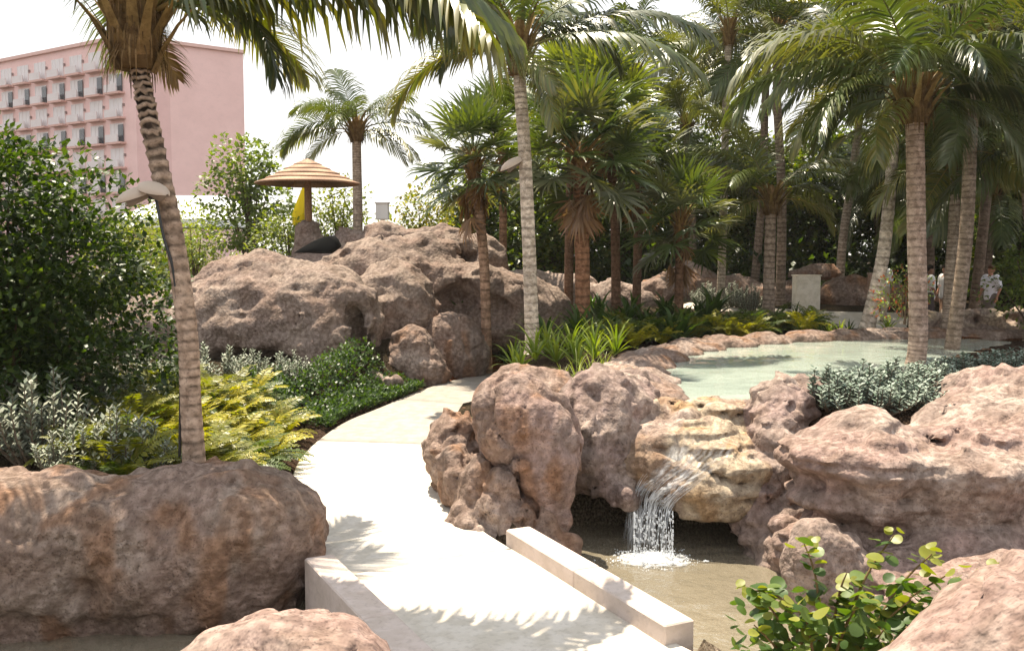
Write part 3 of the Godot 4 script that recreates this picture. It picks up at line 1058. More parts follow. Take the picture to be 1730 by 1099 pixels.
# ---------------------------------------------------------------- people far off on the walk
func person(label: String, at_: Vector3, turn: float, shirt: Color, legs_c: Color, skin: Color, hair: Color, o := {}) -> Node3D:
	var t := thing("person", at_, label, "person", "", turn)
	var st: float = o.get("stride", 0.12)
	# joints, facing +z
	var hipL := Vector3(0.09, 0.92, 0); var hipR := Vector3(-0.09, 0.92, 0)
	var kneL := Vector3(0.10, 0.50, st * 0.7 + 0.02); var kneR := Vector3(-0.10, 0.50, -st * 0.2 + 0.02)
	var ankL := Vector3(0.10, 0.08, st); var ankR := Vector3(-0.10, 0.08, -st)
	var shL := Vector3(0.185, 1.41, 0); var shR := Vector3(-0.185, 1.41, 0)
	var elL := Vector3(0.25, 1.13, -0.06); var elR := Vector3(-0.25, 1.13, 0.03)
	var wrL := Vector3(0.25, 0.89, 0.04); var wrR := Vector3(-0.25, 0.90, 0.14)
	var f := Field.new(Vector3(-0.40, -0.02, -0.32), Vector3(0.40, 1.75, 0.36), 0.022)
	f.bone(Vector3(0, 0.95, 0), Vector3(0, 1.15, 0), 0.125, 0.115, 0.08)
	f.bone(Vector3(0, 1.15, 0), Vector3(0, 1.36, 0), 0.115, 0.13, 0.08)
	for s in [[hipL, kneL, ankL, shL, elL, wrL], [hipR, kneR, ankR, shR, elR, wrR]]:
		f.bone(Vector3(0, 1.38, 0), s[3], 0.08, 0.062, 0.06)
		f.bone(s[3], s[4], 0.052, 0.042, 0.03)
		f.bone(s[4], s[5], 0.042, 0.028, 0.02)
		f.bone(s[0], s[1], 0.088, 0.056, 0.04)
		f.bone(s[1], s[2], 0.054, 0.036, 0.03)
		f.bone(s[2] + Vector3(0, -0.03, -0.03), s[2] + Vector3(0, -0.055, 0.15), 0.04, 0.028, 0.03)
	f.bone(Vector3(0, 1.42, 0), Vector3(0, 1.54, 0.015), 0.058, 0.052, 0.04)
	var mb := MB.new()
	f.net(mb)
	# head with brow, nose, chin and ears
	var h := Field.new(Vector3(-0.13, 1.46, -0.15), Vector3(0.13, 1.78, 0.17), 0.011)
	h.bone(Vector3(0, 1.64, -0.01), Vector3(0, 1.66, 0.0), 0.088, 0.088, 0.03)
	h.bone(Vector3(0, 1.60, 0.03), Vector3(0, 1.555, 0.06), 0.06, 0.035, 0.04)
	h.bone(Vector3(0, 1.63, 0.09), Vector3(0, 1.60, 0.112), 0.012, 0.016, 0.015)
	for s: float in [-1.0, 1.0]:
		h.bone(Vector3(s * 0.088, 1.64, 0.0), Vector3(s * 0.096, 1.61, -0.005), 0.02, 0.014, 0.01)
		h.bone(Vector3(s * 0.033, 1.645, 0.078), Vector3(s * 0.033, 1.645, 0.08), 0.014, 0.014, 0.008)
	h.bone(Vector3(-0.02, 1.575, 0.088), Vector3(0.02, 1.575, 0.088), 0.010, 0.010, 0.008)
	h.bone(Vector3(0, 1.48, 0.0), Vector3(0, 1.56, 0.015), 0.052, 0.05, 0.03)
	h.net(mb)
	# hands: palm, four fingers, thumb
	for s in [[wrL, 1.0], [wrR, -1.0]]:
		var w: Vector3 = s[0]
		var d := Vector3(0, -1, 0.2).normalized()
		var q := Field.new(w + Vector3(-0.07, -0.22, -0.07), w + Vector3(0.07, 0.05, 0.12), 0.0065)
		q.bone(w, w + d * 0.03, 0.026, 0.024, 0.02)
		for k in 4:
			var z := (k - 1.5) * 0.021
			var kn := w + d * 0.085 + Vector3(0, 0, z)
			q.bone(w + d * 0.02 + Vector3(0, 0, z * 0.7), kn, 0.014, 0.0125, 0.012)
			var l: float = [0.055, 0.072, 0.078, 0.068][k]
			var m := kn + (d + Vector3(-s[1] * 0.35, 0, 0)).normalized() * l * 0.55
			q.bone(kn, m, 0.0095, 0.0085, 0.004)
			q.bone(m, m + (d + Vector3(-s[1] * 1.0, 0, 0)).normalized() * l * 0.5, 0.0085, 0.0075, 0.004)
		q.bone(w + d * 0.02 + Vector3(0, 0, 0.02), w + d * 0.055 + Vector3(-s[1] * 0.02, 0, 0.05), 0.013, 0.011, 0.01)
		q.bone(w + d * 0.055 + Vector3(-s[1] * 0.02, 0, 0.05), w + d * 0.09 + Vector3(-s[1] * 0.035, 0, 0.05), 0.010, 0.009, 0.005)
		q.net(mb)
	for j in mb.v.size():
		mb.c[j] = skin
		if mb.v[j].y < 0.085:
			mb.c[j] = Color(0.12, 0.09, 0.07)
	part("body", mb.mesh(), M.skin, t)
	# loose shirt with sleeves
	var c := Field.new(Vector3(-0.36, 0.80, -0.25), Vector3(0.36, 1.53, 0.25), 0.02)
	c.bone(Vector3(0, 0.90, 0), Vector3(0, 1.30, 0), 0.165, 0.155, 0.08)
	c.bone(Vector3(-0.17, 1.375, 0), Vector3(0.17, 1.375, 0), 0.105, 0.105, 0.08)
	c.bone(shL, shL.lerp(elL, 0.75), 0.095, 0.085, 0.05)
	c.bone(shR, shR.lerp(elR, 0.75), 0.095, 0.085, 0.05)
	c.roughen(na, nb, 0.015, 0.012, 0.0, at_)
	var sm := MB.new()
	c.net(sm)
	for j in sm.v.size():
		sm.c[j] = shirt
	part("shirt", sm.mesh(), M.cloth, t)
	var e := Field.new(Vector3(-0.26, 0.0, -0.32), Vector3(0.26, 1.05, 0.32), 0.02)
	var cut: float = o.get("trouser", 1.1)
	for s in [[hipL, kneL, ankL], [hipR, kneR, ankR]]:
		e.bone(s[0], s[0].lerp(s[1], minf(1.0, cut)), 0.115, 0.095, 0.06)
		if cut > 1.0:
			e.bone(s[1], s[2], 0.085, 0.065, 0.04)
	var em := MB.new()
	e.net(em)
	for j in em.v.size():
		em.c[j] = legs_c
	part("trousers", em.mesh(), M.cloth, t)
	var hf := Field.new(Vector3(-0.13, 1.56, -0.15), Vector3(0.13, 1.78, 0.12), 0.012)
	hf.bone(Vector3(0, 1.665, -0.03), Vector3(0, 1.685, 0.01), 0.094, 0.090, 0.02)
	hf.blob(Vector3(0, 1.60, 0.10), Vector3(0.12, 0.075, 0.075), 0.0, 0.02, true)
	hf.roughen(na, nb, 0.006, 0.012, 0.0, at_)
	var hm := MB.new()
	hf.net(hm)
	for j in hm.v.size():
		hm.c[j] = hair
	part("hair", hm.mesh(), M.cloth, t)
	return t


# ---------------------------------------------------------------- hotel
func make_hotel() -> void:
	var pink := Color(0.86, 0.58, 0.54)
	var c0 := Vector2(-43.9, 112.0)
	var dir := Vector2(-25.5, 16.4).normalized()
	var len := 58.0
	var roof := 28.3
	var t := thing("hotel_building", Vector3(c0.x, 0.0, -c0.y), "pink multi-storey hotel with rows of pale balconies behind the trees", "building")
	var far_c := c0 + dir * len
	var c1 := Vector2(-41.3, 116.0)
	var c2 := Vector2(-33.9, 121.5)
	var back := Vector2(-20.0, 40.0)
	var outline := [far_c, c0, c1, c2, c2 + Vector2(-25, 30), far_c + Vector2(8, 24)]
	var mb := MB.new()
	var n := outline.size()
	for k in n:
		var a: Vector2 = outline[k] - c0
		var b: Vector2 = outline[(k + 1) % n] - c0
		mb.quad(Vector3(a.x, -2, -a.y), Vector3(a.x, roof, -a.y), Vector3(b.x, roof, -b.y), Vector3(b.x, -2, -b.y), pink * Color(0.90, 0.86, 0.87) if k == 1 else pink)  # the short side wall is tinted darker, standing in for weaker light on it
	var k0 := mb.v.size()
	for k in n:
		var a: Vector2 = outline[k] - c0
		mb.v.push_back(Vector3(a.x, roof - 0.3, -a.y)); mb.c.push_back(Color(0.45, 0.4, 0.38))
	for k in range(1, n - 1):
		mb.tri(k0, k0 + k, k0 + k + 1)
	part("wall", mb.mesh(), M.wall, t)
	# parapet cap
	var cap := MB.new()
	for k in 3:
		var a: Vector2 = outline[k] - c0
		var b: Vector2 = outline[k + 1] - c0
		var m := (a + b) * 0.5
		var d := (b - a).normalized()
		cap.box(Vector3(m.x, roof + 0.15, -m.y), Vector3(a.distance_to(b) * 0.5 + 0.12, 0.2, 0.35), Color(0.76, 0.50, 0.44), Basis(Vector3(d.x, 0, -d.y), Vector3.UP, Vector3(d.x, 0, -d.y).cross(Vector3.UP)), 0.0)
	cap.flat()
	part("parapet", cap.mesh(), M.wall, t)
	# face basis: x along the front towards the corner, z out of it
	var ax := Vector3(-dir.x, 0, dir.y)
	var bs := Basis(ax, Vector3.UP, ax.cross(Vector3.UP))
	var slab := MB.new()
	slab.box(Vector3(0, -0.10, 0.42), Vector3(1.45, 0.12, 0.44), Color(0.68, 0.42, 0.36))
	slab.box(Vector3(-0.30, 0.47, 0.78), Vector3(1.15, 0.44, 0.06), Color(0.76, 0.68, 0.66))
	slab.box(Vector3(-1.37, 0.47, 0.38), Vector3(0.08, 0.44, 0.34), Color(0.76, 0.68, 0.66))
	slab.flat()
	var slab_m := slab.mesh()
	var win := MB.new()
	win.box(Vector3(-0.25, 1.15, 0.03), Vector3(1.2, 1.15, 0.05), Color(0.74, 0.68, 0.67))
	for q in [-1.38, -0.65, 0.15, 0.95]:
		win.box(Vector3(q, 1.15, 0.06), Vector3(0.05, 1.15, 0.07), Color(0.78, 0.72, 0.70))
	win.flat()
	var win_m := win.mesh()
	var dark := MB.new()
	dark.box(Vector3(0.72, 1.05, 0.16), Vector3(0.42, 1.05, 0.05), Color(0.03, 0.035, 0.05))
	dark.box(Vector3(0.24, 1.35, 0.15), Vector3(0.05, 0.7, 0.06), Color(0.12, 0.10, 0.12))
	dark.flat()
	var dark_m := dark.mesh()
	var lamp := MB.new()
	lamp.box(Vector3(1.25, 1.45, 0.1), Vector3(0.10, 0.16, 0.1), Color(0.25, 0.17, 0.16))
	lamp.flat()
	var lamp_m := lamp.mesh()
	for floor_ in 8:
		for bay in 14:
			var p := -ax * (3.4 + bay * 3.85) + Vector3.UP * (roof - 3.3 - floor_ * 2.92)
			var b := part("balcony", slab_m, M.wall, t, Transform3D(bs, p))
			var w := part("window", win_m, M.plain, t, Transform3D(bs, p))
			if floor_ % 2 == 1:
				part("pane", dark_m, M.glass, w)
			else:
				part("wall_lamp", lamp_m, M.plain, w)


# ---------------------------------------------------------------- small built things
func make_parasol() -> void:
	var top := at(520, 270, 28.0)
	var foot := at(521, 376, 28.0)
	var t := thing("wooden_parasol", foot, "round tiered wooden parasol standing on the rock top", "parasol")
	var h := top.y - foot.y
	var pole := MB.new()
	pole.tube(PackedVector3Array([Vector3(0, -0.5, 0), Vector3(0, h * 0.5, 0), Vector3(0, h - 0.1, 0)]), PackedFloat32Array([0.115, 0.11, 0.10]), 10, [Color(0.34, 0.21, 0.12)])
	part("pole", pole.mesh(), M.wood, t)
	var rs := [1.50, 1.20, 0.93, 0.66, 0.40]
	for k in 5:
		var mb := MB.new()
		var r1: float = rs[k]
		var r0: float = r1 - 0.36 if k < 4 else 0.03
		var y := h - 0.66 + k * 0.135
		var rise := 0.115 + 0.01 * k
		var sides := 28
		var prof := [[r0, y + rise], [r1, y], [r1 + 0.012, y - 0.02], [r1, y - 0.05], [r1 - 0.03, y - 0.05], [r0, y + rise - 0.05]]
		for j in prof.size():
			for s in sides:
				var a := TAU * s / sides
				var wob := 1.0 + 0.012 * sin(s * 5.0 + k)
				mb.v.push_back(Vector3(cos(a) * prof[j][0] * wob, prof[j][1], sin(a) * prof[j][0] * wob))
				var c: Color = Color(0.42, 0.27, 0.185) * (1.0 + 0.25 * sin(s * 7.3 + k * 2.0))
				mb.c.push_back(Color(c.r, c.g, c.b))
		for j in prof.size() - 1:
			for s in sides:
				var s2 := (s + 1) % sides
				var q := j * sides
				mb.i.append_array(PackedInt32Array([q + s, q + sides + s, q + s2, q + s2, q + sides + s, q + sides + s2]))
		mb.flat()
		part("roof_tier", mb.mesh(), M.wood, t)
	for k in 8:
		var a := TAU * k / 8.0 + 0.2
		var rb := MB.new()
		rb.tube(PackedVector3Array([Vector3(cos(a) * 0.1, h - 0.25, sin(a) * 0.1), Vector3(cos(a) * 1.42, h - 0.70, sin(a) * 1.42)]), PackedFloat32Array([0.03, 0.025]), 5, [Color(0.38, 0.22, 0.12)])
		part("rafter", rb.mesh(), M.wood, t)

func lamp_head(called: String, p: Vector3, turn: float, tilt: float, parent: Node3D) -> void:
	# a floodlight under a scalloped hood
	var mb := MB.new()
	var n := 12
	for j in 7:
		var t := j / 6.0
		var r := 0.125 * sqrt(maxf(0.015, sin(PI * clampf(0.16 + t * 0.84, 0, 1))))
		for s in n + 1:
			var a := PI * (float(s) / n) - 0.25 + 0.5 * s / n - 0.25 * 0.0
			mb.v.push_back(Vector3(t * 0.36 - 0.02, sin(a) * r * 0.75, cos(a) * r)); mb.c.push_back(Color(0.56, 0.45, 0.36))
	for j in 6:
		for s in n:
			var q := j * (n + 1) + s
			mb.i.append_array(PackedInt32Array([q, q + n + 1, q + 1, q + 1, q + n + 1, q + n + 2]))
	var basis := Basis(Vector3.UP, turn) * Basis(Vector3.BACK, tilt)
	var hd := part("lamp_hood", mb.mesh(), M.plain, parent, Transform3D(basis, p))
	var lens := MB.new()
	lens.tube(PackedVector3Array([Vector3(0.0, 0.0, 0), Vector3(0.16, -0.005, 0), Vector3(0.24, -0.01, 0)]), PackedFloat32Array([0.05, 0.07, 0.075]), 12, [Color(0.22, 0.17, 0.14)])
	part("lamp_body", lens.mesh(), M.plain, hd)

func make_lamps() -> void:
	var p := at(262, 322, 9.85)
	var t := thing("palm_floodlight", p, "pair of hooded floodlights strapped to the leaning ringed palm trunk", "lamp")
	lamp_head("lamp", Vector3(-0.05, -0.02, 0.05), PI + 0.35, -0.35, t)
	lamp_head("lamp", Vector3(-0.06, 0.02, 0.10), -0.55, -0.25, t)
	var br := MB.new()
	br.box(Vector3(0.0, -0.03, 0.03), Vector3(0.05, 0.06, 0.05), Color(0.05, 0.05, 0.05), Basis(), 0.01)
	br.flat()
	part("bracket", br.mesh(), M.plain, t)
	var w := MB.new()
	var pts := PackedVector3Array()
	var rad := PackedFloat32Array()
	for q in [[262, 330, 9.83], [276, 400, 9.83], [291, 450, 9.84], [300, 520, 9.84], [305, 600, 9.85], [304, 700, 9.85], [303, 770, 9.85]]:
		pts.push_back(at(q[0], q[1], q[2]) - p)
		rad.push_back(0.017)
	w.tube(curve(pts, 24), PackedFloat32Array(range(25).map(func(_k): return 0.017)), 6, [Color(0.02, 0.02, 0.022)])
	part("conduit", w.mesh(), M.plastic, t)
	var p2 := at(868, 272, 20.0)
	var t2 := thing("palm_floodlight", p2, "single hooded floodlight on the straight middle palm trunk", "lamp")
	lamp_head("lamp", Vector3(0.12, 0.0, 0.05), PI + 0.2, -0.5, t2)
	t2.get_child(0).scale = Vector3.ONE * 1.35
	var b2 := MB.new()
	b2.box(Vector3(0.16, 0.0, 0.0), Vector3(0.12, 0.035, 0.04), Color(0.07, 0.06, 0.06), Basis(), 0.008)
	b2.flat()
	part("bracket", b2.mesh(), M.plain, t2)

func make_props() -> void:
	# the dark mouth of the water slide on the rocks
	var d := 24.3
	var o := [[497, 427], [510, 418], [528, 407], [545, 400], [558, 397], [565, 404], [571, 415], [566, 421], [556, 428], [540, 428], [520, 427]]
	var c := at(537, 415, d)
	var mb := MB.new()
	for l in 3:
		for q in o:
			var p := at(q[0], q[1], d) - c
			var sc: float = [1.0, 1.0, 0.86][l]
			var dome: float = [-0.5, 0.0, 0.10][l]
			mb.v.push_back(Vector3(p.x * sc, p.y * sc, dome - p.y * 0.5)); mb.c.push_back(Color(0.012, 0.012, 0.014))
	var n := o.size()
	for l in 2:
		for k in n:
			var k2 := (k + 1) % n
			mb.i.append_array(PackedInt32Array([l * n + k, (l + 1) * n + k, l * n + k2, l * n + k2, (l + 1) * n + k, (l + 1) * n + k2]))
	var m0 := mb.v.size()
	mb.v.push_back(Vector3(0.05, -0.02, 0.12)); mb.c.push_back(Color(0.012, 0.012, 0.014))
	for k in n:
		mb.tri(m0, 2 * n + (k + 1) % n, 2 * n + k)
	solo("slide_cover", mb.mesh(), M.rubber, c, "black pointed slide cover lying between the rock tops", "cover")
	# white post box on the rock top
	var pw := at(646, 357, 29.5)
	var wb := MB.new()
	wb.box(Vector3.ZERO, Vector3(0.19, 0.25, 0.15), Color(0.75, 0.74, 0.72), Basis(), 0.015)
	wb.box(Vector3(0, 0.265, 0), Vector3(0.22, 0.025, 0.18), Color(0.80, 0.79, 0.77), Basis(), 0.008)
	wb.box(Vector3(0, -0.45, 0), Vector3(0.06, 0.25, 0.06), Color(0.5, 0.48, 0.46))
	wb.flat()
	solo("utility_box", wb.mesh(), M.plain, pw, "small white box standing above the rocks beside the tiered parasol", "box")
	# closed yellow parasol
	var py := at(507, 372, 31.0)
	var ty := thing("folded_parasol", py, "folded bright yellow parasol behind the wooden parasol's pole", "parasol")
	var cl := MB.new()
	for j in 5:
		for s in 16:
			var a := TAU * s / 16.0
			var r: float = [0.26, 0.30, 0.22, 0.12, 0.03][j] * (1.0 if s % 2 else 0.72)
			cl.v.push_back(Vector3(cos(a) * r + 0.05 * j, -0.15 + j * 0.36, sin(a) * r)); cl.c.push_back(Color(0.72, 0.52, 0.02))
	for j in 4:
		for s in 16:
			var s2 := (s + 1) % 16
			cl.i.append_array(PackedInt32Array([j * 16 + s, j * 16 + s2, j * 16 + 16 + s, j * 16 + s2, j * 16 + 16 + s2, j * 16 + 16 + s]))
	part("canopy", cl.mesh(), M.cloth, ty)
	var pl := MB.new()
	pl.tube(PackedVector3Array([Vector3(0, -1.6, 0), Vector3(0.1, 0.5, 0), Vector3(0.22, 1.4, 0)]), PackedFloat32Array([0.025, 0.025, 0.02]), 6, [Color(0.5, 0.5, 0.48)])
	part("pole", pl.mesh(), M.plain, ty)
	# white tent roof beyond the garden
	var pt := at(335, 372, 58.0)
	var tt := thing("canopy_tent", pt, "white tent roof glimpsed below the pink hotel wall", "tent")
	var rm := MB.new()
	var e := Vector3(2.6, 0, 2.6)
	for l in [[Vector3(-4.2, 0, 2.5), Vector3(4.2, 0, 2.5), Vector3(1.6, 1.5, 0), Vector3(-1.6, 1.5, 0)], [Vector3(4.2, 0, -2.5), Vector3(-4.2, 0, -2.5), Vector3(-1.6, 1.5, 0), Vector3(1.6, 1.5, 0)], [Vector3(4.2, 0, 2.5), Vector3(4.2, 0, -2.5), Vector3(1.6, 1.5, 0), Vector3(1.6, 1.5, 0)], [Vector3(-4.2, 0, -2.5), Vector3(-4.2, 0, 2.5), Vector3(-1.6, 1.5, 0), Vector3(-1.6, 1.5, 0)]]:
		rm.quad(l[0], l[3], l[2], l[1], Color(0.80, 0.80, 0.80))
	for l in [[Vector3(0, -0.25, 2.5), Vector3(4.2, 0.25, 0.03)], [Vector3(0, -0.25, -2.5), Vector3(4.2, 0.25, 0.03)], [Vector3(4.2, -0.25, 0), Vector3(0.03, 0.25, 2.5)], [Vector3(-4.2, -0.25, 0), Vector3(0.03, 0.25, 2.5)]]:
		rm.box(l[0], l[1], Color(0.78, 0.78, 0.78))
	rm.flat()
	part("roof", rm.mesh(), M.cloth, tt)
	for q in [[-4, 2.4], [4, 2.4], [4, -2.4], [-4, -2.4]]:
		var pm := MB.new()
		pm.tube(PackedVector3Array([Vector3(q[0], -4.5, q[1]), Vector3(q[0], -0.2, q[1])]), PackedFloat32Array([0.06, 0.06]), 8, [Color(0.7, 0.7, 0.7)])
		part("post", pm.mesh(), M.plain, tt)
	# pale block by the far walk
	var pb := stand(8.95, 28.8)
	var bb := MB.new()
	bb.box(Vector3(0, 0.48, 0), Vector3(0.37, 0.56, 0.22), Color(0.80, 0.74, 0.64), Basis(), 0.02)
	bb.box(Vector3(0, 1.052, 0), Vector3(0.40, 0.02, 0.235), Color(0.80, 0.72, 0.60), Basis(), 0.01)
	bb.flat()
	solo("concrete_pillar", bb.mesh(), M.concrete, pb, "square pale concrete pillar beside the far walkway", "pillar")
	# post beside the leaning palm
	var pp := stand(11.1, 29.3)
	var po := MB.new()
	po.box(Vector3(0, 0.5, 0), Vector3(0.075, 0.55, 0.075), Color(0.50, 0.34, 0.26), Basis(), 0.01)
	po.box(Vector3(0, 1.07, 0), Vector3(0.095, 0.03, 0.095), Color(0.55, 0.40, 0.32), Basis(), 0.01)
	po.flat()
	solo("wooden_post", po.mesh(), M.wood, pp, "short pinkish post behind the leaning palm trunk", "post")

func make_far_walk() -> void:
	# the walk beyond the pool, a strip that follows the ground
	var pa := PackedVector3Array()
	var pb := PackedVector3Array()
	for q in [[5.2, 29.4, 5.8, 30.6], [7.0, 27.7, 7.8, 29.0], [8.4, 26.4, 9.4, 27.9], [10.2, 25.9, 10.4, 27.6], [12.0, 25.7, 12.1, 27.4], [15.0, 25.6, 15.0, 27.3], [20.0, 25.6, 20.0, 27.3]]:
		pa.push_back(P(q[0], 0, q[1]))
		pb.push_back(P(q[2], 0, q[3]))
	pa = curve(pa, 40)
	pb = curve(pb, 40)
	var mb := MB.new()
	for k in 41:
		for u in 7:
			var p := pa[k].lerp(pb[k], u / 6.0)
			p.y = gy(p.x, -p.z) + (0.075 if u > 0 and u < 6 else -0.1)
			var c: Color = Color(0.60, 0.54, 0.47) * (1.0 + 0.1 * na.get_noise_2d(p.x, p.z))
			mb.v.push_back(p)
			mb.c.push_back(Color(c.r, c.g, c.b))
	for k in 40:
		for u in 6:
			var q := k * 7 + u
			mb.i.append_array(PackedInt32Array([q, q + 1, q + 7, q + 1, q + 8, q + 7]))
	struct("walkway", mb.mesh(), M.concrete)

func make_water() -> void:
	var mb := MB.new()
	var poly := ring([[1.75, 12.25], [2.0, 13.6], [2.45, 16.4], [3.1, 18.6], [4.6, 20.5], [7.2, 22.0], [9, 22.5], [10.9, 22.7], [11.7, 21.4], [10.4, 19.8], [8.9, 18.2], [7.8, 16.8], [6.4, 14.8], [4.9, 13.1], [3.5, 12.1]])
	for q in poly:
		mb.v.push_back(Vector3(q.x, 1.0, -q.y)); mb.c.push_back(Color.WHITE)
	var t := Geometry2D.triangulate_polygon(poly)
	for k in range(0, t.size(), 3):
		var a := poly[t[k]]; var b := poly[t[k + 1]]; var c := poly[t[k + 2]]
		if (b - a).cross(c - a) > 0.0:
			mb.tri(t[k], t[k + 2], t[k + 1])
		else:
			mb.tri(t[k], t[k + 1], t[k + 2])
	struct("upper_pool_water", mb.mesh(), M.water)
	var lo := MB.new()
	lo.quad(Vector3(-9, -0.45, -4.2), Vector3(-9, -0.45, -13), Vector3(4, -0.45, -13), Vector3(4, -0.45, -4.2), Color.WHITE)
	struct("lower_pool_water", lo.mesh(), M.murk)

func make_waterfall() -> void:
	var t := thing("waterfall", P(1.6, -0.45, 10.5), "small white waterfall sliding down the rock into the lower pool", "waterfall")
	var org := t.position
	var g := RandomNumberGenerator.new()
	g.seed = 5
	# runs down the face of the wet rock, then falls free
	var arr: Array = wet_rock.mesh.surface_get_arrays(0)
	var face := {}
	for v: Vector3 in arr[Mesh.ARRAY_VERTEX]:
		var w := v + wet_rock.position
		var key := Vector2i(roundi(w.x / 0.06), roundi(w.y / 0.06))
		face[key] = maxf(face.get(key, -99.0), w.z)
	var front := func(x: float, y: float) -> float:
		var z := -99.0
		for ox in [-1, 0, 1]:
			for oy in [-1, 0, 1]:
				z = maxf(z, face.get(Vector2i(roundi(x / 0.06) + ox, roundi(y / 0.06) + oy), -99.0))
		return z if z > -90.0 else -12.0
	var st := MB.new()
	var film := MB.new()
	for layer in 2:
		var cols := 44
		var rows := 46
		var m0 := film.v.size()
		for r in rows + 1:
			var s := float(r) / rows
			for q in cols + 1:
				var u := (float(q) / cols - 0.5) * 2.0
				var p: Vector3
				var al := 0.0
				var streak := 0.5 + 0.9 * nb.get_noise_3d(u * 4.5 + layer * 9.0, s * 1.6, layer * 5.0) + 0.6 * nb.get_noise_3d(u * 13.0, s * 2.5, 3.0 + layer)
				if s < 0.62:
					var f := s / 0.62
					var y := lerpf(0.90, 0.02, f)
					var x := lerpf(2.30, 1.62, smoothstep(0.0, 1.0, f)) + u * lerpf(0.50, 0.19, pow(f, 0.6))
					var z: float = front.call(x, y) + 0.012 + 0.012 * layer
					p = Vector3(x, y, z)
					al = (0.10 + 0.42 * f * f) * smoothstep(0.25, 0.9, streak) * smoothstep(0.0, 0.25, f)
				else:
					var f := (s - 0.62) / 0.38
					var x := 1.62 - 0.06 * f + u * lerpf(0.19, 0.22, f)
					var z: float = front.call(1.62 - 0.05 + u * 0.19, 0.03) + 0.012 + (0.10 + 0.05 * layer) * sqrt(f) + 0.02 * nb.get_noise_2d(u * 6.0, f * 3.0)
					p = Vector3(x, lerpf(0.02, -0.45, f * f * 0.75 + f * 0.25), z)
					al = 0.45 * smoothstep(0.36, 1.05, streak + 0.35 * nb.get_noise_3d(u * 16.0, f * 7.0, layer * 2.0))
				al *= smoothstep(1.0, 0.7, absf(u) + 0.12 * nb.get_noise_2d(s * 9.0, layer * 3.0 + signf(u)))
				film.v.push_back(p - org)
				film.c.push_back(Color(1, 1, 1, clampf(al, 0.0, 0.85)))
		for r in rows:
			for q in cols:
				var e := m0 + r * (cols + 1) + q
				film.i.append_array(PackedInt32Array([e, e + 1, e + cols + 1, e + 1, e + cols + 2, e + cols + 1]))
	# churned water where it lands
	var disc := film.v.size()
	for r in 17:
		for q in 49:
			var an := TAU * q / 48.0
			var rr := r / 16.0
			var w := Vector3(cos(an) * 0.48, 0, sin(an) * 0.34) * rr
			var nz := nb.get_noise_3d(w.x * 9.0, 2.0, w.z * 9.0) + 0.6 * nb.get_noise_3d(w.x * 22.0, 5.0, w.z * 22.0)
			film.v.push_back(w + Vector3(0.0, 0.012 + 0.05 * maxf(0.0, nz) * (1.0 - rr), 0.0))
			film.c.push_back(Color(1, 1, 1, clampf(smoothstep(0.55, -0.35, rr - 0.5 - nz * 0.45), 0.0, 1.0) * smoothstep(1.0, 0.8, rr) * 0.8))
	for r in 16:
		for q in 48:
			var e := disc + r * 49 + q
			film.i.append_array(PackedInt32Array([e, e + 49, e + 1, e + 1, e + 49, e + 50]))
	for k in 60:
		var u := g.randf_range(-1.0, 1.0)
		var wide_film := false
		var top := lerpf(0.45, 0.05, g.randf())
		var foot_y := 0.02 + g.randf_range(-0.04, 0.05)
		var pp := PackedVector3Array()
		var ww := PackedVector3Array()
		var wd := g.randf_range(0.001, 0.0038) * (9.0 if wide_film else 1.0)
		var n := 10
		var last := -99.0
		for m in n + 1:
			var y := lerpf(top, foot_y, float(m) / n)
			var s := (0.96 - y) / 0.94
			var x := lerpf(2.30, 1.62, smoothstep(0.0, 1.0, s)) + u * lerpf(0.60, 0.20, pow(s, 0.6)) + 0.02 * sin(y * 9.0 + k)
			var z: float = front.call(x, y) + 0.015
			last = maxf(z, last) if m > 0 else z
			pp.push_back(Vector3(x, y, last) - org)
			ww.push_back(Vector3(wd * g.randf_range(0.6, 1.3), 0, 0.0))
		if not wide_film:
			var p0 := pp[n]
			var vx := g.randf_range(-0.22, 0.12)
			var vz := g.randf_range(0.05, 0.5)
			var stop := 1.0 if g.randf() < 0.6 else g.randf_range(0.3, 0.9)
			for m in range(1, 7):
				var h := (p0.y + 0.02) * stop * m / 6.0
				var tm := sqrt(2.0 * maxf(h, 0.0) / 9.8)
				pp.push_back(p0 + Vector3(vx * tm * 1.6, -h, vz * tm))
				ww.push_back(Vector3(wd * g.randf_range(0.3, 1.1), 0, 0.0))
		st.ribbon(pp, ww, Color.WHITE, Color.WHITE)
	part("water_film", film.mesh(), M.film, t)
	part("water_strand", st.mesh(), M.foam, t).set_meta("kind", "stuff")
	var fm := MB.new()
	for k in 700:
		var a := g.randf() * TAU
		var r := 0.42 * pow(g.randf(), 0.7) * (1.0 + 0.25 * sin(a * 5.0) + 0.2 * sin(a * 11.0))
		var p := Vector3(-0.02 + cos(a) * r * 1.25, 0.02 + maxf(0.0, 0.20 - r * 0.5) * g.randf() * g.randf(), 0.02 + sin(a) * r * 0.8)
		var s := g.randf_range(0.002, 0.009)
		fm.box(p, Vector3(s, s * 0.45, s), Color.WHITE, Basis(Vector3.UP, a) * Basis(Vector3.RIGHT, a * 2.0))
	for k in 300:
		var a := g.randf() * TAU
		var h := g.randf()
		var p := Vector3(cos(a) * 0.22, 0.05 + h * 0.5, sin(a) * 0.15)
		var s := g.randf_range(0.003, 0.008)
		fm.box(p, Vector3(s, s * 2.0, s), Color.WHITE, Basis(Vector3.UP, a), 0.0)
	part("splash_foam", fm.mesh(), M.foam, t).set_meta("kind", "stuff")


